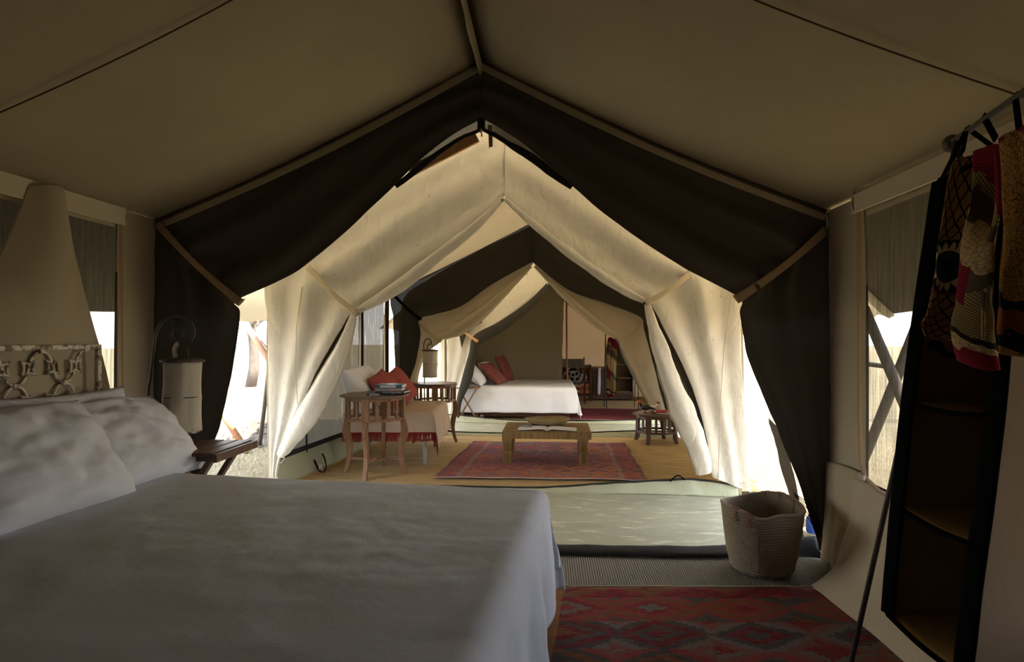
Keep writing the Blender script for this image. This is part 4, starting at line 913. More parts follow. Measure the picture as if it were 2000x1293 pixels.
rug('rug', 'orange and plum kilim with white fringe beneath the carved coffee table', [(-1.13, 5.74, 0), (.955, 5.76, 0), (.985, 7.74, 0), (-1.0, 7.77, 0)], 'kilim2', .016, 'paper', 70, 80, .022, 5, 7, .03)
rug('rug', 'faded red kilim on the floor beyond the far bed', [(-.4, 9.98, 0), (1.75, 9.98, 0), (1.75, 11.5, 0), (-.4, 11.5, 0)], 'kilim3', .014, 'paper', 40, 40, .02, 8, 6, .03)

# ---- clothes rack with hanging shelves and printed cloths, at the right
rk = thing('clothes_rack', 'dark iron clothes rack with ball ends along the right wall', 'clothes rack', (1.42, 2.15, 0), 0)
def wpart(b, name, m, parent, smooth=False, bevel=0, uvs=None):
    o = b.build(name, m, parent, smooth, bevel, uvs); o.location = -Vector(parent.location); return o
wpart(MB().tube([(1.445, 2.20, 2.105), (1.36, 1.75, 2.11), (1.24, .7, 2.10)], .011, 10), 'rail', 'iron', rk, True)
bl = MB(); bl.lathe([(.0, -.032)]+[(.032*math.sin(PI*i/10), -.032*math.cos(PI*i/10)) for i in range(1, 10)]+[(0, .032)], 18, (1.455, 2.225, 2.103)); wpart(bl, 'ball_finial', 'rust', rk, True)
wpart(MB().tube([(1.44, 2.18, 2.10), (1.267,2.16,1.165), (1.083,2.269,0)], .0095, 10), 'leg', 'iron', rk, True)
wpart(MB().tube([(1.44, 2.18, 2.10), (1.62, 2.14, 1.1), (1.72, 2.12, .02)], .0095, 10), 'leg', 'iron', rk, True)
wpart(MB().tube([(1.25, .75, 2.10), (1.05, .72, 0)], .0095, 10), 'leg', 'iron', rk, True)
wpart(MB().tube([(1.25, .75, 2.10), (1.72, .72, .02)], .0095, 10), 'leg', 'iron', rk, True)
hs = thing('hanging_shelf', 'brown canvas hanging shelf with black edges, hung from the iron rack', 'hanging shelf', (1.36, 1.92, .3))
farp = [Vector(p) for p in ((1.338,2.1,1.939), (1.284,2.1,1.558), (1.235,2.1,1.177), (1.2,2.1,0.82), (1.168,2.1,0.45))]
nearp = [Vector(p) for p in ((1.328,1.75,1.976), (1.298,1.75,1.581), (1.268,1.75,1.18), (1.222,1.75,0.807), (1.179,1.75,0.437))]
DX = Vector((.33, .02, 0))
def panel(name, rows, m, parent, nu=24, nv=10, amp=.008, sd=0, thick=.006):
    o = sheet(name, rows, m, parent, nu, nv, lambda u, v, p: (amp*nz(p.y*4, p.z*3, sd), amp*nz(p.x*4, p.z*3, sd+2), amp*nz(p.x*3, p.y*3, sd+4)), thick); o.location = -Vector(parent.location); return o
panel('side_panel', [[a, a+DX*.5, a+DX] for a in farp], 'shelfcanvas', hs, 40)
panel('side_panel', [[a, a+DX*.5, a+DX] for a in nearp], 'shelfcanvas', hs, 40, 10, .010, 4)
panel('back_panel', [[a+DX, (a+b_)/2+DX, b_+DX] for a, b_ in zip(farp, nearp)], 'shelfcanvas', hs, 40)
for a, b_ in zip(farp, nearp):
    sag = Vector((0, 0, -.012))
    panel('shelf', [[a, (a+b_)/2+sag, b_], [a+DX*.5, (a+b_)/2+DX*.5+sag*2, b_+DX*.5], [a+DX, (a+b_)/2+DX+sag, b_+DX]], 'shelfshelf', hs, 10, 12, .004, 3, .010)
    wpart(MB().tube(spline([a+Vector((-.006, 0, 0)), (a+b_)/2+sag+Vector((-.006, 0, 0)), b_+Vector((-.006, 0, 0))], 14), .0085, 6), 'shelf_binding', 'blackbind', hs, True)
for pp, wdt in ((farp, .062), (nearp, .066)):
    q = spline(pp, 40); rows = [[p+Vector((-.004, -wdt*.5+.004*nz(p.z*5), 0)), p+Vector((-.010, wdt*.5+.004*nz(p.z*6, 3), 0))] for p in q]
    o = sheet('edge_binding', rows, 'blackbind', hs, 60, 4, None, .006); o.location = -Vector(hs.location)
for p0, p1 in ((farp[0], Vector((1.425, 2.10, 2.12))), (farp[0]+DX, Vector((1.44, 2.12, 2.12))), (nearp[0], Vector((1.375, 1.83, 2.12))), (Vector((1.372,1.9,2.011)), Vector((1.405, 2.0, 2.12))), (Vector((1.374,2.05,2.014)), Vector((1.43, 2.11, 2.12)))):
    wpart(MB().bar(p0, p1, .022, .004, (1, 0, 0)), 'hanging_strap', 'blackbind', hs)
# printed cloths over the rail
def robe(name, label, sts, m, nfold, amp, sd):
    o = sheet(name, sts, m, None, 80, 40, lambda u, v, p: (-amp*(.5+.7*u)*math.sin(2*PI*nfold*v+.8*nz(u*2, sd))*1.0+.008*nz(v*5, u*6, sd), -amp*(.5+.7*u)*math.sin(2*PI*nfold*v+sd+.8*nz(u*2, sd)), .012*nz(v*4, sd)*u), .004)
    return tag(o, label, 'cloth')
robe('printed_cloth', 'brown checked cloth with a dark petalled medallion hanging from the rack', [[(1.319,2.02,1.962), (1.335,1.98,1.983), (1.362,1.95,1.989)], [(1.28,2,1.8), (1.285,1.94,1.787), (1.33,1.92,1.783)], [(1.249,1.99,1.632), (1.254,1.92,1.624), (1.305,1.91,1.622)], [(1.217,1.98,1.516), (1.238,1.92,1.48), (1.296,1.91,1.463)], [(1.198,1.98,1.446), (1.223,1.92,1.392), (1.293,1.91,1.381)]], 'robe_a', 1.1, .022, 1)
sheet('lining_hem', [[(1.219,1.97,1.416), (1.253,1.95,1.364)], [(1.23,1.98,1.38), (1.258,1.95,1.345)], [(1.252,1.98,1.36), (1.308,1.94,1.332)]], 'blackbind', None, 14, 6, lambda u, v, p: (.01*math.sin(u*9), .01*math.sin(v*8), 0), .004)
bpy.context.scene.collection.objects['lining_hem'].parent = bpy.context.scene.collection.objects['printed_cloth']
robe('printed_cloth', 'ochre and crimson print cloth with a pointed crimson tail, middle of the rack', [[(1.287,1.85,1.959), (1.26,1.77,1.952), (1.259,1.72,1.927)], [(1.259,1.83,1.795), (1.3,1.83,1.795), (1.263,1.71,1.775)], [(1.242,1.83,1.643), (1.198,1.71,1.627), (1.241,1.71,1.627)], [(1.227,1.83,1.507), (1.215,1.75,1.502), (1.236,1.71,1.499)], [(1.215,1.83,1.43), (1.212,1.75,1.407), (1.236,1.71,1.4)], [(1.25,1.83,1.339), (1.198,1.71,1.312), (1.317,1.83,1.321)]], 'robe_b', 1.3, .022, 4)
robe('printed_cloth', 'amber scroll print cloth with a black lower border, nearest on the rack', [[(1.241,1.71,1.944), (1.221,1.62,1.949), (1.227,1.54,1.965)], [(1.252,1.71,1.768), (1.24,1.62,1.748), (1.251,1.54,1.73)], [(1.241,1.71,1.598), (1.24,1.62,1.587), (1.263,1.54,1.578)], [(1.233,1.71,1.457), (1.24,1.62,1.447), (1.269,1.54,1.438)], [(1.233,1.71,1.36), (1.24,1.62,1.349), (1.275,1.54,1.343)]], 'robe_c', 1.2, .02, 7)

# ================================================================== LOUNGE
def oct_table(name, label, loc, R, H, zf, rot, mats, short=False, group=None, nsl=3):
    t = thing(name, label, 'table', loc, rot, group); mt, mw = mats
    oc = [(R*math.cos(PI/8+k*PI/4), R*math.sin(PI/8+k*PI/4)) for k in range(8)]
    MB().prism(oc, H-.026, H).build('table_top', mt, t, False, .006)
    r = R*.86; lc = [(r*math.cos(k*PI/2), r*math.sin(k*PI/2)) for k in range(4)]
    for k in range(4):
        a = k*PI/2; x, y = lc[k]; ca, sa = math.cos(a), math.sin(a); rt = Matrix.Rotation(a, 3, 'Z')
        MB().box((x*.97, y*.97, (H-.026+zf)/2), (.035, .075, H-.026-zf), rt).build('post', mw, t, False, .003)
        # leg sawn from a plank: curved profile in the radial plane
        zs = [zf+.01-(zf+.01)*i/16 for i in range(17)]; V, F = [], []
        for z in zs:
            f = max(0, 1-z/zf)
            if short: off = .03*f**2.2; wd = .042+.030*math.sin(PI*min(1, f*1.1))*.6
            else: off = .016*math.sin(PI*min(1, f*2.4))*(1 if f < .42 else 0) - .022*math.sin(PI*min(1, max(0, (f-.25)/.7))) + .026*f**6; wd = .052+.022*math.sin(PI*min(1, f*1.6))-.026*max(0, f-.5)
            for e, th in ((-1, -1), (1, -1), (1, 1), (-1, 1)):
                rr = r + off + e*wd/2 - .01; tt = th*.021
                V.append((rr*ca - tt*sa, rr*sa + tt*ca, z))
        for i in range(16):
            for q in range(4): F.append((i*4+q, (i+1)*4+q, (i+1)*4+(q+1) % 4, i*4+(q+1) % 4))
        F += [(0, 1, 2, 3), (67, 66, 65, 64)]
        o = link('leg', V, F, mw, t, None, False); b = o.modifiers.new('edges', 'BEVEL'); b.width = .003; b.segments = 2
        p0 = Vector((*lc[k], 0)); p1 = Vector((*lc[(k+1) % 4], 0)); mid = (p0+p1)/2; out = mid.normalized()*(R*.82)
        # frieze ring follows the octagon: two bars per quarter, upper and lower, with slats between
        for z, hgt in ((zf+.014, .028), (H-.042, .03)):
            b = MB(); b.bar((p0.x, p0.y, z), (out.x*1.02, out.y*1.02, z), .024, hgt); b.bar((out.x*1.02, out.y*1.02, z), (p1.x, p1.y, z), .024, hgt); b.build('ring_rail', mw, t, False, .003)
        for q in range(nsl):
            f = (q+1)/(nsl+1)
            pp = p0.lerp(out, f*2) if f <= .5 else out.lerp(p1, f*2-1)
            MB().box((pp.x, pp.y, (H-.03+zf)/2), (.016, .034, H-.03-zf), Matrix.Rotation(math.atan2(pp.y, pp.x), 3, 'Z')).build('slat', mw, t, False, .002)
    if not short:
        for a in (0, PI/2): MB().box((0, 0, .155+.012*(a > 0)), (r*1.9, .034, .024), Matrix.Rotation(a, 3, 'Z')).build('stretcher', mw, t, False, .003)
    return t
TL = (-1.699,5.82,0.834)
oct_table('side_table', 'tall octagonal wooden side table holding the stack of books', (-1.785, 5.97, .0), .352, .825, .565, math.radians(-2), ('tabletop', 'tablewood'))
oct_table('side_table', 'octagonal wooden side table at the far end of the daybed', (-1.52, 7.78, .0), .315, .80, .555, math.radians(12), ('tabletop', 'tablewood'))
st = oct_table('low_table', 'low dark octagonal stool table with the carved birds on it', (1.44, 8.02, .0), .315, .39, .135, math.radians(58), ('stool', 'stool'), True)

def book(name, label, loc, size, rz, cover, band=None, group=None, page='paper'):
    t = thing(name, label, 'book', loc, rz, group); l, w_, h = size
    MB().box((0, .004, h/2), (l-.012, w_-.008, h-.006)).build('page_block', page, t)
    b = MB(); b.box((0, 0, .002), (l, w_, .004)); b.box((0, 0, h-.002), (l, w_, .004)); b.box((0, -w_/2, h/2), (l, .004, h)); b.build('book_cover', cover, t, False, .001)
    if band: MB().box((band[1], -w_/2-.0025, h/2), (band[2], .0015, h*.62)).build('spine_title', band[0], t)
    return t
M['cov_black'] = plain('black cover', (.02, .022, .026), .35); M['cov_blue'] = plain('blue cover', (.06, .115, .18), .4); M['cov_white'] = plain('white cover', (.62, .62, .62), .4)
M['cov_pink'] = plain('salmon band', (.55, .28, .20), .5); M['cov_red'] = plain('red cover', (.45, .02, .025), .4); M['cov_grey'] = plain('grey cover', (.25, .26, .28), .5)
zt = .825; bx, by = -1.625, 5.96
book('book', 'thin black book with a white edge under the stack, jutting towards the bed', (bx-.085, by-.05, zt), (.25, .20, .016), math.radians(8), 'cov_black', ('cov_white', -.05, .10), 'books on the tall table')
book('book', 'wide black book at the bottom of the stack on the tall table', (bx+.03, by, zt+.017), (.30, .22, .018), math.radians(-4), 'cov_black', ('cov_grey', .02, .2), 'books on the tall table')
book('book', 'thick book with a salmon spine band, middle of the stack', (bx+.0, by+.005, zt+.036), (.27, .20, .030), math.radians(3), 'cov_grey', ('cov_pink', .07, .13), 'books on the tall table')
book('book', 'book with a blue and white spine, topmost of the stack', (bx+.01, by+.005, zt+.067), (.27, .20, .034), math.radians(0), 'cov_blue', ('cov_white', -.01, .16), 'books on the tall table')

# daybed
db = thing('daybed', 'narrow daybed with pale metal legs against the left side of the lounge', 'daybed', (-1.83, 6.95, 0), math.radians(4))
MB().box((0, 0, .44), (.88, 1.14, .05)).build('bed_frame', 'whitemetal', db, False, .008)
MB().box((0, 0, .515), (.90, 1.16, .11)).build('mattress', 'throw', db, False, .03)
for x in (-.42, .42):
    for y in (-.53, .53): MB().tube([(x, y, 0), (x, y, .44)], .021, 10).build('leg', 'whitemetal', db, True)
th = thing('throw', 'beige woven throw with dark red fringe spread over the daybed', 'throw', (-1.37, 7.54, 0), math.radians(4))
tc_ = cover('throw_cloth', .94, 1.20, .583, .40, .12, .235, 'throw', th, 90, 100, .05, .007, 12, .13, .016, 0, None)
b = MB(); ev = [tc_.data.vertices[i*100].co.copy() for i in range(90)]
for k in range(520):
    i = k/519*88; p = ev[int(i)].lerp(ev[int(i)+1], i-int(i)); ln = .085+.02*nz(k*.9)+.015*random.random(); dx = .010*nz(k*.33, 4); w_ = .0016
    b.add([(p.x-w_, p.y-.004, p.z+.012), (p.x+w_, p.y-.004, p.z+.012), (p.x+w_+dx, p.y-.012+.01*nz(k*.5), p.z-ln), (p.x-w_+dx, p.y-.012+.01*nz(k*.5), p.z-ln)], [(0, 1, 2, 3)])
b.tube([p+Vector((0, -.004, .0)) for p in ev], .006, 5)
f = b.build('fringe', 'fringe', th); f['kind'] = 'stuff'; f['label'] = 'dark red fringe'
pillow('back_cushion', 'long cream bolster cushion leaning along the back of the daybed', 'cushion', (1.10, .54, .30), (-2.17, 6.80, .81), (-.07, 1, 0), (-.20, 0, .45), 'sheetfar', None, 5, .006, .02)
pillow('cushion', 'rose red cushion on the daybed, nearer to the stack of books', 'cushion', (.44, .46, .17), (-1.86, 6.68, .81), (.10, 1, .22), (-.30, 0, .40), 'redcush', 'rose red cushions on the daybed', 6, .010, .06)
pillow('cushion', 'rose red cushion on the daybed, farther behind the other one', 'cushion', (.44, .46, .17), (-1.80, 7.10, .82), (.10, 1, .22), (-.28, 0, .42), 'redcush', 'rose red cushions on the daybed', 9, .010, .06)

# coffee table
ct = thing('coffee_table', 'low heavy wooden coffee table with fluted carved legs on the kilim', 'coffee table', (-.022, 6.72, .02), math.radians(-.5))
for k in range(3): MB().box((0, -.245+.245*k, .327), (.965, .243, .078)).build('plank', 'coffee', ct, False, .006)
for x in (-.43, .40):
    for y in (-.30, .30):
        b = MB(); hgt = .288; w_ = .082
        b.box((x, y, hgt-.012), (w_+.024, w_+.024, .024)); b.box((x, y, hgt-.036), (w_+.008, w_+.008, .026))
        b.box((x, y, .135), (w_-.014, w_-.014, .25)); b.box((x, y, .145), (w_+.006, w_+.006, .016)); b.box((x, y, .012), (w_+.004, w_+.004, .024))
        for q in range(4):
            for z0, z1 in ((.024, .137), (.153, .24)):
                for sx_, sy_, ax in ((1, 0, 'y'), (-1, 0, 'y'), (0, 1, 'x'), (0, -1, 'x')):
                    o_ = (q-1.5)*w_/4.2; cx = x + sx_*(w_/2-.006) + (o_ if ax == 'x' else 0); cy = y + sy_*(w_/2-.006) + (o_ if ax == 'y' else 0)
                    b.tube([(cx, cy, z0), (cx, cy, z0+.012), (cx, cy, z1-.012), (cx, cy, z1)], [.003, .0085, .0085, .003], 6)
        b.build('leg', 'coffee', ct, False, 0)
CZ = .386
fb = thing('winnowing_basket', 'shallow oval straw tray basket on the carved coffee table', 'basket', (-.02, 6.86, CZ), 0)
n = 48; V, F = [], []; prof = [(.02, .004), (.12, .006), (.20, .022), (.245, .055), (.262, .078), (.256, .080), (.238, .060), (.19, .030), (.12, .014), (.02, .012)]
P = spline([(a, b_, 0) for a, b_ in prof], 70)
for i, p in enumerate(P):
    for k in range(n):
        t = 2*PI*k/n; r = p.x*(1+.01*math.sin(3*t)) + .0022*math.sin(i*1.9); V.append((r*math.cos(t)*1.0, r*math.sin(t)*.66, p.y + .006*math.sin(2*t)*(p.x/.26)))
for i in range(69):
    for k in range(n): F.append((i*n+k, i*n+(k+1) % n, (i+1)*n+(k+1) % n, (i+1)*n+k))
F.append(tuple(range(n))); F.append(tuple(69*n+k for k in range(n)))
link('tray_body', V, F, 'straw', fb)
b = MB(); b.tube([(.262*math.cos(2*PI*k/40), .262*.66*math.sin(2*PI*k/40), .079+.006*math.sin(4*PI*k/40)) for k in range(40)], .006, 6, True); b.build('rim', 'straw', fb, True)
ob = thing('open_book', 'large open notebook with blank pages on the coffee table', 'book', (-.015, 6.50, CZ), math.radians(-3))
MB().box((0, 0, .003), (.66, .22, .006)).build('book_cover', 'coffee', ob, False, .001)
for s in (-1, 1):
    rows = [[(s*.002, y, .010), (s*.05, y, .026), (s*.16, y, .022), (s*.32, y, .012)] for y in (-.105, 0, .105)]
    sheet('page', rows, 'paper', ob, 8, 16, None, .008)
pn = thing('pencil_case', 'small grey-green case lying on the open notebook', 'case', (-.245, 6.55, CZ+.029), math.radians(6))
MB().tube([(-.06, 0, .006), (-.055, 0, .006), (.055, 0, .006), (.06, 0, .006)], [.004, .011, .011, .004], 10).build('case_body', 'cov_grey', pn, True)

# things on the low stool table
def bird(name, label, loc, rz, cols, s=1.0):
    t = thing(name, label, 'bird figure', loc, rz); body, wing, head, beak = cols
    def blob(c, r, n=12):
        b = MB(); m_ = 9
        for i in range(m_):
            pass
        pr = [(math.sin(PI*i/m_), -math.cos(PI*i/m_)) for i in range(m_+1)]; vs, fs = [], []
        for a, z in pr:
            for k in range(n): vs.append((c[0]+z*r[0]*s, c[1]+a*math.cos(2*PI*k/n)*r[1]*s, c[2]+a*math.sin(2*PI*k/n)*r[2]*s))
        for i in range(m_):
            for k in range(n): fs.append((i*n+k, i*n+(k+1) % n, (i+1)*n+(k+1) % n, (i+1)*n+k))
        return b.add(vs, fs)
    c = lambda x, y, z: (x*s, y*s, z*s)
    blob(c(0, 0, .075), (.07, .034, .036)).build('body', body, t, True)
    MB().tube([c(-.05, 0, .08), c(-.10, 0, .072), c(-.15, 0, .06)], [.02*s, .013*s, .004*s], 8).build('tail', wing, t, True)
    for y in (-1, 1): blob(c(-.015, y*.03, .08), (.055, .008, .022)).build('wing', wing, t, True)
    MB().tube([c(.045, 0, .085), c(.065, 0, .11), c(.075, 0, .135)], [.024*s, .017*s, .015*s], 10).build('neck', body, t, True)
    blob(c(.082, 0, .148), (.024, .018, .02)).build('head', head, t, True)
    MB().tube([c(.10, 0, .148), c(.125, 0, .142), c(.14, 0, .128)], [.008*s, .006*s, .0015*s], 8).build('beak', beak, t, True)
    for y in (-1, 1): MB().tube([c(0, y*.013, .045), c(0, y*.013, .004), c(.02, y*.013, .003)], .0028*s, 6).build('leg', 'iron', t, True)
    MB().lathe([(0, .006*s), (.03*s, .006*s), (.032*s, 0), (0, 0)], 14).build('foot_disc', 'stool', t, True)
    return t
M['b_orange'] = plain('orange paint', (.60, .10, .02), .4); M['b_white'] = plain('white paint', (.70, .68, .64), .4); M['b_black'] = plain('black paint', (.02, .02, .02), .4); M['b_red'] = plain('brick paint', (.33, .06, .03), .4)
bird('carved_bird', 'dark carved bird with an orange head, farther left on the low table', (1.29, 8.0, .39), math.radians(150), ('b_black', 'b_black', 'b_orange', 'b_white'), 1.0)
bird('carved_bird', 'white and brick red carved bird on the low table, beside the books', (1.40, 8.04, .39), math.radians(15), ('b_white', 'b_white', 'b_red', 'b_red'), .9)
book('book', 'white magazine under the red book on the low table', (1.58, 8.0, .39), (.27, .20, .012), math.radians(-6), 'cov_white', None, 'books on the low table')
book('book', 'red book lying on top of the white magazine', (1.545, 8.02, .403), (.24, .17, .020), math.radians(-2), 'cov_red', ('cov_white', .04, .05), 'books on the low table')

# padlocks, cords, loop handle
bu = thing('padlock', 'steel shackle on a black cord at the foot of the lounge wall', 'shackle', (-2.36, 5.98, .01))
b = MB(); b.box((0, 0, .05), (.05, .03, .055)); b.build('lock_body', 'metal', bu, False, .008)
MB().tube(spline([(-.03, 0, .02), (-.05, 0, .06), (-.075, .0, .12), (-.06, 0, .10), (-.02, 0, .01), (.03, -.01, .0), (.05, 0, .05), (.04, 0, .13), (.01, 0, .19)], 40), .007, 6).build('cord', 'blackbind', bu, True)
MB().tube([(.012, 0, .18), (.012, 0, .21), (-.01, 0, .22), (-.012, 0, .19)], .005, 6).build('clip', 'metal', bu, True)
structure(MB().tube([(x_, 5.375, .108+.055*math.sin(PI*k/10)) for k, x_ in enumerate([1.09+.14*i/10 for i in range(11)])], .006, 6).build('trim_21', 'blackbind', None, True))
b = thing('zip_tag', 'small bright metal tag on the corner of the right window', 'tag', (1.725, 3.36, .645))
MB().tube([(0, 0, .02), (-.01, .01, .0), (0, .03, -.01)], .005, 6).build('ring', 'metal', b, True); MB().box((-.012, -.02, -.008), (.008, .06, .03)).build('tag_plate', 'metal', b, False, .003)

# ================================================================== FAR BEDROOM
fbd = thing('bed', 'white-covered bed in the far tent beyond the coffee table', 'bed', (.40, 11.85, 0), math.radians(0))
MB().box((-1.05, -.88, .2), (2.0, 1.66, .32)).build('bed_base', 'darkwood', fbd, False, .01)
MB().box((-1.03, -.88, .43), (2.04, 1.74, .22)).build('mattress', 'sheetfar', fbd, False, .04)
cover('bedspread', 2.05, 1.76, .558, .50, .42, .47, 'sheetfar', fbd, 110, 100, .07, .008, 21, .16, .022, 0, .05)
b = MB(); b.bar((-2.12, .0, 0), (-2.12, .0, 1.0), .03, .03); b.bar((-2.12, -1.76, 0), (-2.12, -1.76, 1.0), .03, .03); b.bar((-2.12, -1.78, .99), (-2.12, .02, .99), .03, .03)
for k in range(9): b.bar((-2.12, -1.6+.18*k, .55), (-2.12, -1.6+.18*k, .98), .012, .012)
b.build('headboard', 'rust', fbd)
gl = 'pillows on the far bed'
pillow('pillow', 'white pillow at the near corner of the far bed, low in front', 'pillow', (.62, .48, .20), (-1.30, 10.42, .74), (.12, 1, 0), (-.36, 0, .36), 'sheetfar', gl, 31)
pillow('pillow', 'white pillow standing taller against the far headboard, behind the low one', 'pillow', (.62, .50, .16), (-1.62, 10.75, .84), (.05, 1, 0), (-.14, 0, .45), 'sheetfar', gl, 32)
pillow('pillow', 'white pillow between the two red printed cushions on the far bed', 'pillow', (.60, .48, .20), (-1.12, 11.12, .76), (.1, 1, 0), (-.34, 0, .36), 'sheetfar', gl, 33)
pillow('cushion', 'red printed cushion on the far bed, nearer to the folding stool', 'cushion', (.50, .52, .16), (-1.00, 10.58, .76), (.25, .9, .0), (-.38, .10, .40), 'redprint', 'red printed cushions on the far bed', 34, .008, .1)
pillow('cushion', 'red printed cushion on the far bed, nearer to the canvas divider', 'cushion', (.50, .56, .16), (-.86, 11.45, .80), (.25, .9, .0), (-.22, .05, .50), 'redprint', 'red printed cushions on the far bed', 35, .008, .1)
xs = thing('folding_stool', 'small folding table with crossed wooden legs by the far bed', 'stool', (-1.36, 9.93, .01))
for k in range(4): MB().box((-.14+.095*k, 0, .552), (.085, .34, .018)).build('slat', 'tablewood', xs, False, .003)
for y in (-.13, .13):
    for s in (-1, 1): MB().bar((-.15*s, y, .54), (.17*s, y, .0), .024, .036, (0, 1, 0)).build('leg', 'tablewood', xs, False, .003)
for s in (-1, 1): MB().box((.165*s, 0, .022), (.03, .32, .03)).build('foot_rail', 'tablewood', xs, False, .003)
pk = thing('padlock', 'small pale metal lock on the floor by the far folding stool', 'shackle', (-1.13, 9.9, .008)); MB().box((0, 0, .03), (.06, .04, .05)).build('lock_body', 'metal', pk, False, .008); MB().tube([(-.02, 0, .05), (-.02, 0, .085), (.02, 0, .085), (.02, 0, .05)], .006, 6).build('shackle_bar', 'metal', pk, True)

po = MB().tube([(0.371,12.45,2.155), (0.377,12.45,0.969), (0.387,12.45,0.376), (.39, 12.45, 0)], .02, 10).build('tent_pole', 'wood_orange', None, True); tag(po, 'thin orange wooden pole standing beside the canvas divider', 'pole')
dc = thing('folding_chair', 'folding chair with a grey canvas back beyond the far bed', 'chair', (.53, 12.75, 0))
M['greycanvas'] = fabric('grey canvas', (.24, .225, .185), .06)
for x in (-.24, .24):
    MB().bar((x, .2, .40), (x, .24, .98), .03, .03).build('post', 'darkwood', dc); MB().bar((x, -.22, .62), (x, .22, .62), .045, .025).build('armrest', 'darkwood', dc)
    MB().bar((x, -.2, 0), (x, .2, .42), .03, .03).build('leg', 'darkwood', dc); MB().bar((x, .2, 0), (x, -.2, .62), .03, .03).build('leg', 'darkwood', dc)
sheet('backrest', [[(-.25, .21, .94), (0, .24, .94), (.25, .21, .94)], [(-.25, .21, .75), (0, .24, .745), (.25, .21, .75)]], 'greycanvas', dc, 8, 12, None, .006)
sheet('seat', [[(-.24, -.2, .44), (0, -.2, .42), (.24, -.2, .44)], [(-.24, .2, .44), (0, .2, .42), (.24, .2, .44)]], 'greycanvas', dc, 8, 12, None, .006)
ws = thing('washstand', 'dark wooden shelf stand with orange drawers behind the folding chair', 'stand', (.62, 13.25, 0))
M['ochre'] = plain('orange lacquer', (.42, .13, .03), .5)
for x in (-.30, .30):
    for y in (-.16, .16): MB().bar((x, y, 0), (x, y, .80), .04, .04).build('post', 'darkwood', ws)
for z in (.12, .44, .78): MB().box((0, 0, z), (.62, .36, .025)).build('shelf', 'darkwood', ws, False, .004)
MB().box((0, .16, .45), (.58, .015, .66)).build('back_board', 'ochre', ws)
for z in (.22, .34): d_ = MB().box((0, -.15, z), (.54, .03, .10)).build('drawer', 'ochre', ws, False, .004); MB().tube([(-.05, -.175, z), (.05, -.175, z)], .008, 6).build('handle', 'metal', d_, True)
for x, z, lb in ((-.12, .505, 'rolled white towel on the washstand, left below'), (.02, .505, 'rolled white towel on the washstand, right below'), (-.05, .61, 'rolled white towel on the washstand, resting on the other two')):
    b = MB(); vs, fs = [], []; N_ = 44
    for yy in (-.17, .15):
        for i in range(N_): a = i*.30; r = .012+.0038*i*.30*4; vs.append((r*math.cos(a), yy, r*math.sin(a)))
    for i in range(N_-1): fs.append((i, i+1, N_+i+1, N_+i))
    b.add(vs, fs); o = b.build('rolled_towel', 'sheetfar', None, True); o.location = (.62+x-.02, 13.22, z+.012); s_ = o.modifiers.new('cloth', 'SOLIDIFY'); s_.thickness = .012
    tag(o, lb, 'towel', 'rolled towels on the washstand')
dr = thing('chest', 'dark wooden chest with a lighter top rail against the back wall', 'chest', (1.42, 13.45, 0))
MB().box((0, 0, .37), (.92, .44, .68)).build('body', 'darkwood', dr, False, .01); MB().box((0, 0, .725), (.98, .48, .03)).build('top', 'tablewood', dr, False, .005)
for x in (-.24, .22): MB().box((x, -.225, .38), (.38, .02, .5)).build('door', 'stool', dr, False, .006)
MB().box((-.27, -.24, .72), (.05, .02, .02)).build('latch', 'metal', dr)
tw = sheet('hand_towel', [[(1.092,13.2,0.739), (1.148,13.2,0.739)], [(1.077,13.15,0.378), (1.144,13.15,0.378)], [(1.077,13.15,0.14), (1.133,13.15,0.14)]], 'sheetfar', None, 10, 4, None, .01); tag(tw, 'narrow white towel hanging in front of the dark chest', 'towel')
# far hanging shelf on an iron stand and printed gown
fs = thing('hanging_shelf', 'small brown hanging shelf on iron legs in the far tent', 'hanging shelf', (1.46, 11.85, .32))
for x in (-.16, .16): MB().box((x, 0, .55), (.008, .30, 1.08)).build('side_panel', 'shelfcanvas', fs)
MB().box((0, .15, .55), (.32, .008, 1.08)).build('back_panel', 'shelfcanvas', fs)
for z in (.02, .29, .56, .83, 1.08): MB().box((0, 0, z), (.32, .30, .012)).build('shelf', 'shelfshelf', fs); 
for x in (-.16, .16): MB().box((x, -.152, .55), (.03, .008, 1.08)).build('edge_binding', 'blackbind', fs)
fr = thing('clothes_rack', 'dark iron rack holding the small hanging shelf in the far tent', 'clothes rack', (1.40, 11.75, 0))
MB().tube([(-.30, 0, 1.47), (.35, 0, 1.47)], .010, 8).build('rail', 'iron', fr, True)
for x in (-.28, .33):
    for y in (-.25, .3): MB().tube([(x, 0, 1.47), (x, y, 0)], .009, 8).build('leg', 'iron', fr, True)
g_ = sheet('printed_gown', [[(1.148,11.5,1.4), (1.225,11.48,1.42), (1.306,11.5,1.38)], [(1.109,11.5,1.102), (1.201,11.44,1.104), (1.325,11.5,1.103)], [(1.129,11.5,0.706), (1.211,11.44,0.71), (1.306,11.5,0.706)], [(1.109,11.5,0.428), (1.221,11.44,0.434), (1.325,11.5,0.429)], [(1.138,11.5,0.249), (1.213,11.46,0.274), (1.296,11.5,0.31)]], 'robe_b', None, 50, 16, lambda u, v, p: (0, .03*math.sin(v*14+u*3), 0), .005)
tag(g_, 'crimson and cream printed gown hanging on the far iron rack', 'gown')

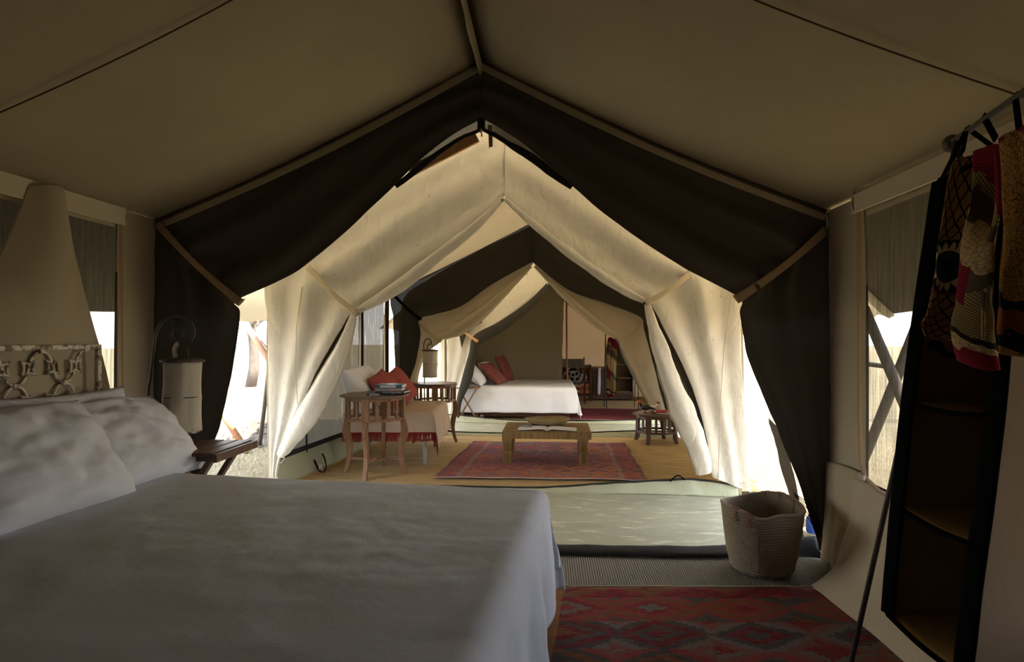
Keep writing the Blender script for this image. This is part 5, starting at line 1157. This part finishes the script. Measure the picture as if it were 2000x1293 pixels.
# ================================================================== OUTSIDE
def pole(name, label, a, b_, r, m, tip=None):
    o = thing(name, label, 'pole', b_); a, b_ = Vector(a), Vector(b_)
    p = MB().tube([a, a.lerp(b_, .5), b_ if not tip else a.lerp(b_, .93)], r, 12).build('shaft', m, o, True); p.location = -b_
    if tip: p = MB().tube([a.lerp(b_, .92), b_], r*1.15, 12).build('ferrule', tip, o, True); p.location = -b_
    return o
M['pole_wood'] = wood('reddish pole wood', (.30, .13, .06), (.44, .22, .11), .5)
M['brass'] = plain('dull brass', (.45, .36, .18), .4, .7)
pole('tent_pole', 'slanting reddish fly pole with a brass end by the slatted table', (-4.546,7.3,0.992), (-3.704,7.04,-0.02), .040, 'pole_wood', 'brass')
pole('tent_pole', 'slanting reddish fly pole beside the cream canvas at left', (-3.612,6.7,1.652), (-2.934,6.7,0.653), .036, 'pole_wood')
pole('tent_pole', 'dark straight pole standing in the grass beside the cream canvas', (-3.066,6.4,1.514), (-3.777,7.481,-0.02), .026, 'iron')
pole('tent_pole', 'slanting fly pole seen through the right mesh window, leaning towards the lounge', (2.4,4.648,1.626), (2.38,3.965,0.771), .036, 'bark')
pole('tent_pole', 'slanting fly pole seen through the right mesh window, leaning the other way', (2.5,4.089,1.605), (2.48,4.834,0.405), .036, 'bark')
pole('tent_pole', 'level fly pole seen through the right mesh window', (2.56, 3.0, 1.15), (2.56, 5.4, 1.20), .02, 'bark')

b = MB(); mo = thing('soil_mound', 'small heap of dark soil in the grass beyond the dark pole', 'soil heap', (-4.0, 8.0, -.03))
V, F = [], []
for i in range(14):
    for k in range(28):
        f = i/13; t = 2*PI*k/28; r = .6*f*(1+.2*nz(math.cos(t)*2, math.sin(t)*2)); V.append((r*math.cos(t), r*math.sin(t), .26*(1-f**1.4)*(1+.5*nz(r*9*math.cos(t), r*9*math.sin(t))) + .03*nz(k*3.1, i*2.7)))
for i in range(13):
    for k in range(28): F.append((i*28+k, i*28+(k+1) % 28, (i+1)*28+(k+1) % 28, (i+1)*28+k))
link('heap', V, F, 'dirt', mo, None, False)
b = MB()
for k in range(160):
    a = random.random()*2*PI; r = random.random()**.6*.75; s = random.uniform(.012, .045)
    b.box((r*math.cos(a), r*math.sin(a), max(0, .24*(1-(r/.6)**1.4))+s*.4), (s, s*.8, s*.7), Matrix.Rotation(random.random()*3, 3, 'Z') @ Matrix.Rotation(random.random()*2, 3, 'X'))
c_ = b.build('clods', 'dirt', mo); c_['kind'] = 'stuff'

b = MB()
for k in range(9000):
    if random.random() < .8: x, y = random.uniform(-7.5, -2.95), random.uniform(4.2, 11)
    else: x, y = random.uniform(1.95, 5), random.uniform(2.5, 11)
    if -2.7 < x < (1.9 if y < 9.5 else 2.5): continue
    h = random.uniform(.015, .07)*(1.6 if random.random() < .12 else 1); a = random.random()*6.28; l = random.uniform(.01, .06)
    z = -.04+.05*nz(x*.4, y*.4)*(abs(x) > 3.4)
    b.add([(x-.004*math.sin(a), y+.004*math.cos(a), z), (x+.004*math.sin(a), y-.004*math.cos(a), z), (x+l*math.cos(a), y+l*math.sin(a), z+h)], [(0, 1, 2)])
tag(b.build('dry_grass', 'drygrass'), 'dry straw-coloured grass on the ground outside the tents', 'grass', None, 'stuff')

def tree(label, x, y, h, r, seed, lean=0, grp=None):
    t = thing('bare_tree', label, 'tree', (x, y, -.05), 0, grp); rnd = random.Random(seed)
    pts = [(lean*f*h + .12*nz(f*3, seed), .1*nz(f*3, seed, 4), f*h) for f in [i/8 for i in range(9)]]
    MB().tube(pts, [r*(1-.07*i) for i in range(9)], 9).build('trunk', 'bark', t, True)
    for k in range(9):
        f = rnd.uniform(.3, .98); p0 = Vector(pts[int(f*8)]); a = rnd.random()*2*PI; L = rnd.uniform(.5, .9)*h*.55
        d = Vector((math.cos(a), math.sin(a), rnd.uniform(.1, .9))).normalized(); br = MB(); P = [p0 + d*L*q/5 + Vector((.12*nz(q, k, seed), .12*nz(q, k+3, seed), .16*nz(q*.8, k+7, seed))) for q in range(6)]
        br.tube(P, [r*.42*(1-q*.17) for q in range(6)], 6)
        for s in range(7):
            q = rnd.randint(1, 5); e = P[q] + Vector((rnd.uniform(-1, 1), rnd.uniform(-1, 1), rnd.uniform(-.7, .8)))*.16*h
            br.tube([P[q], (P[q]+e)/2+Vector((0, 0, .05)), e], [r*.13, r*.09, r*.04], 5)
        br.build('branch', 'bark', t, True)
    return t
tree('bare grey tree seen just right of the black curtain at left, beside the slanting pole', -8.6, 16.5, 4.6, .16, 1, .03)
tree('thin bare tree close to the cream canvas edge at left', -10.5, 22, 4.0, .13, 2, -.05)
for i, (x, y, h) in enumerate(((8, 9, 4.5),)):
    tree('bare thorn tree in the bright grass beyond the right mesh window', x, y, h, .13, 10+i, random.uniform(-.08, .08))
bc = thing('jerry_can', 'small blue plastic container outside by the torn black curtain', 'container', (1.946,4.458,-0.03))
MB().lathe([(0, 0), (.05, 0), (.055, .01), (.055, .10), (.03, .14), (.02, .15), (.02, .17), (0, .17)], 16).build('body', 'bluecan', bc, True)
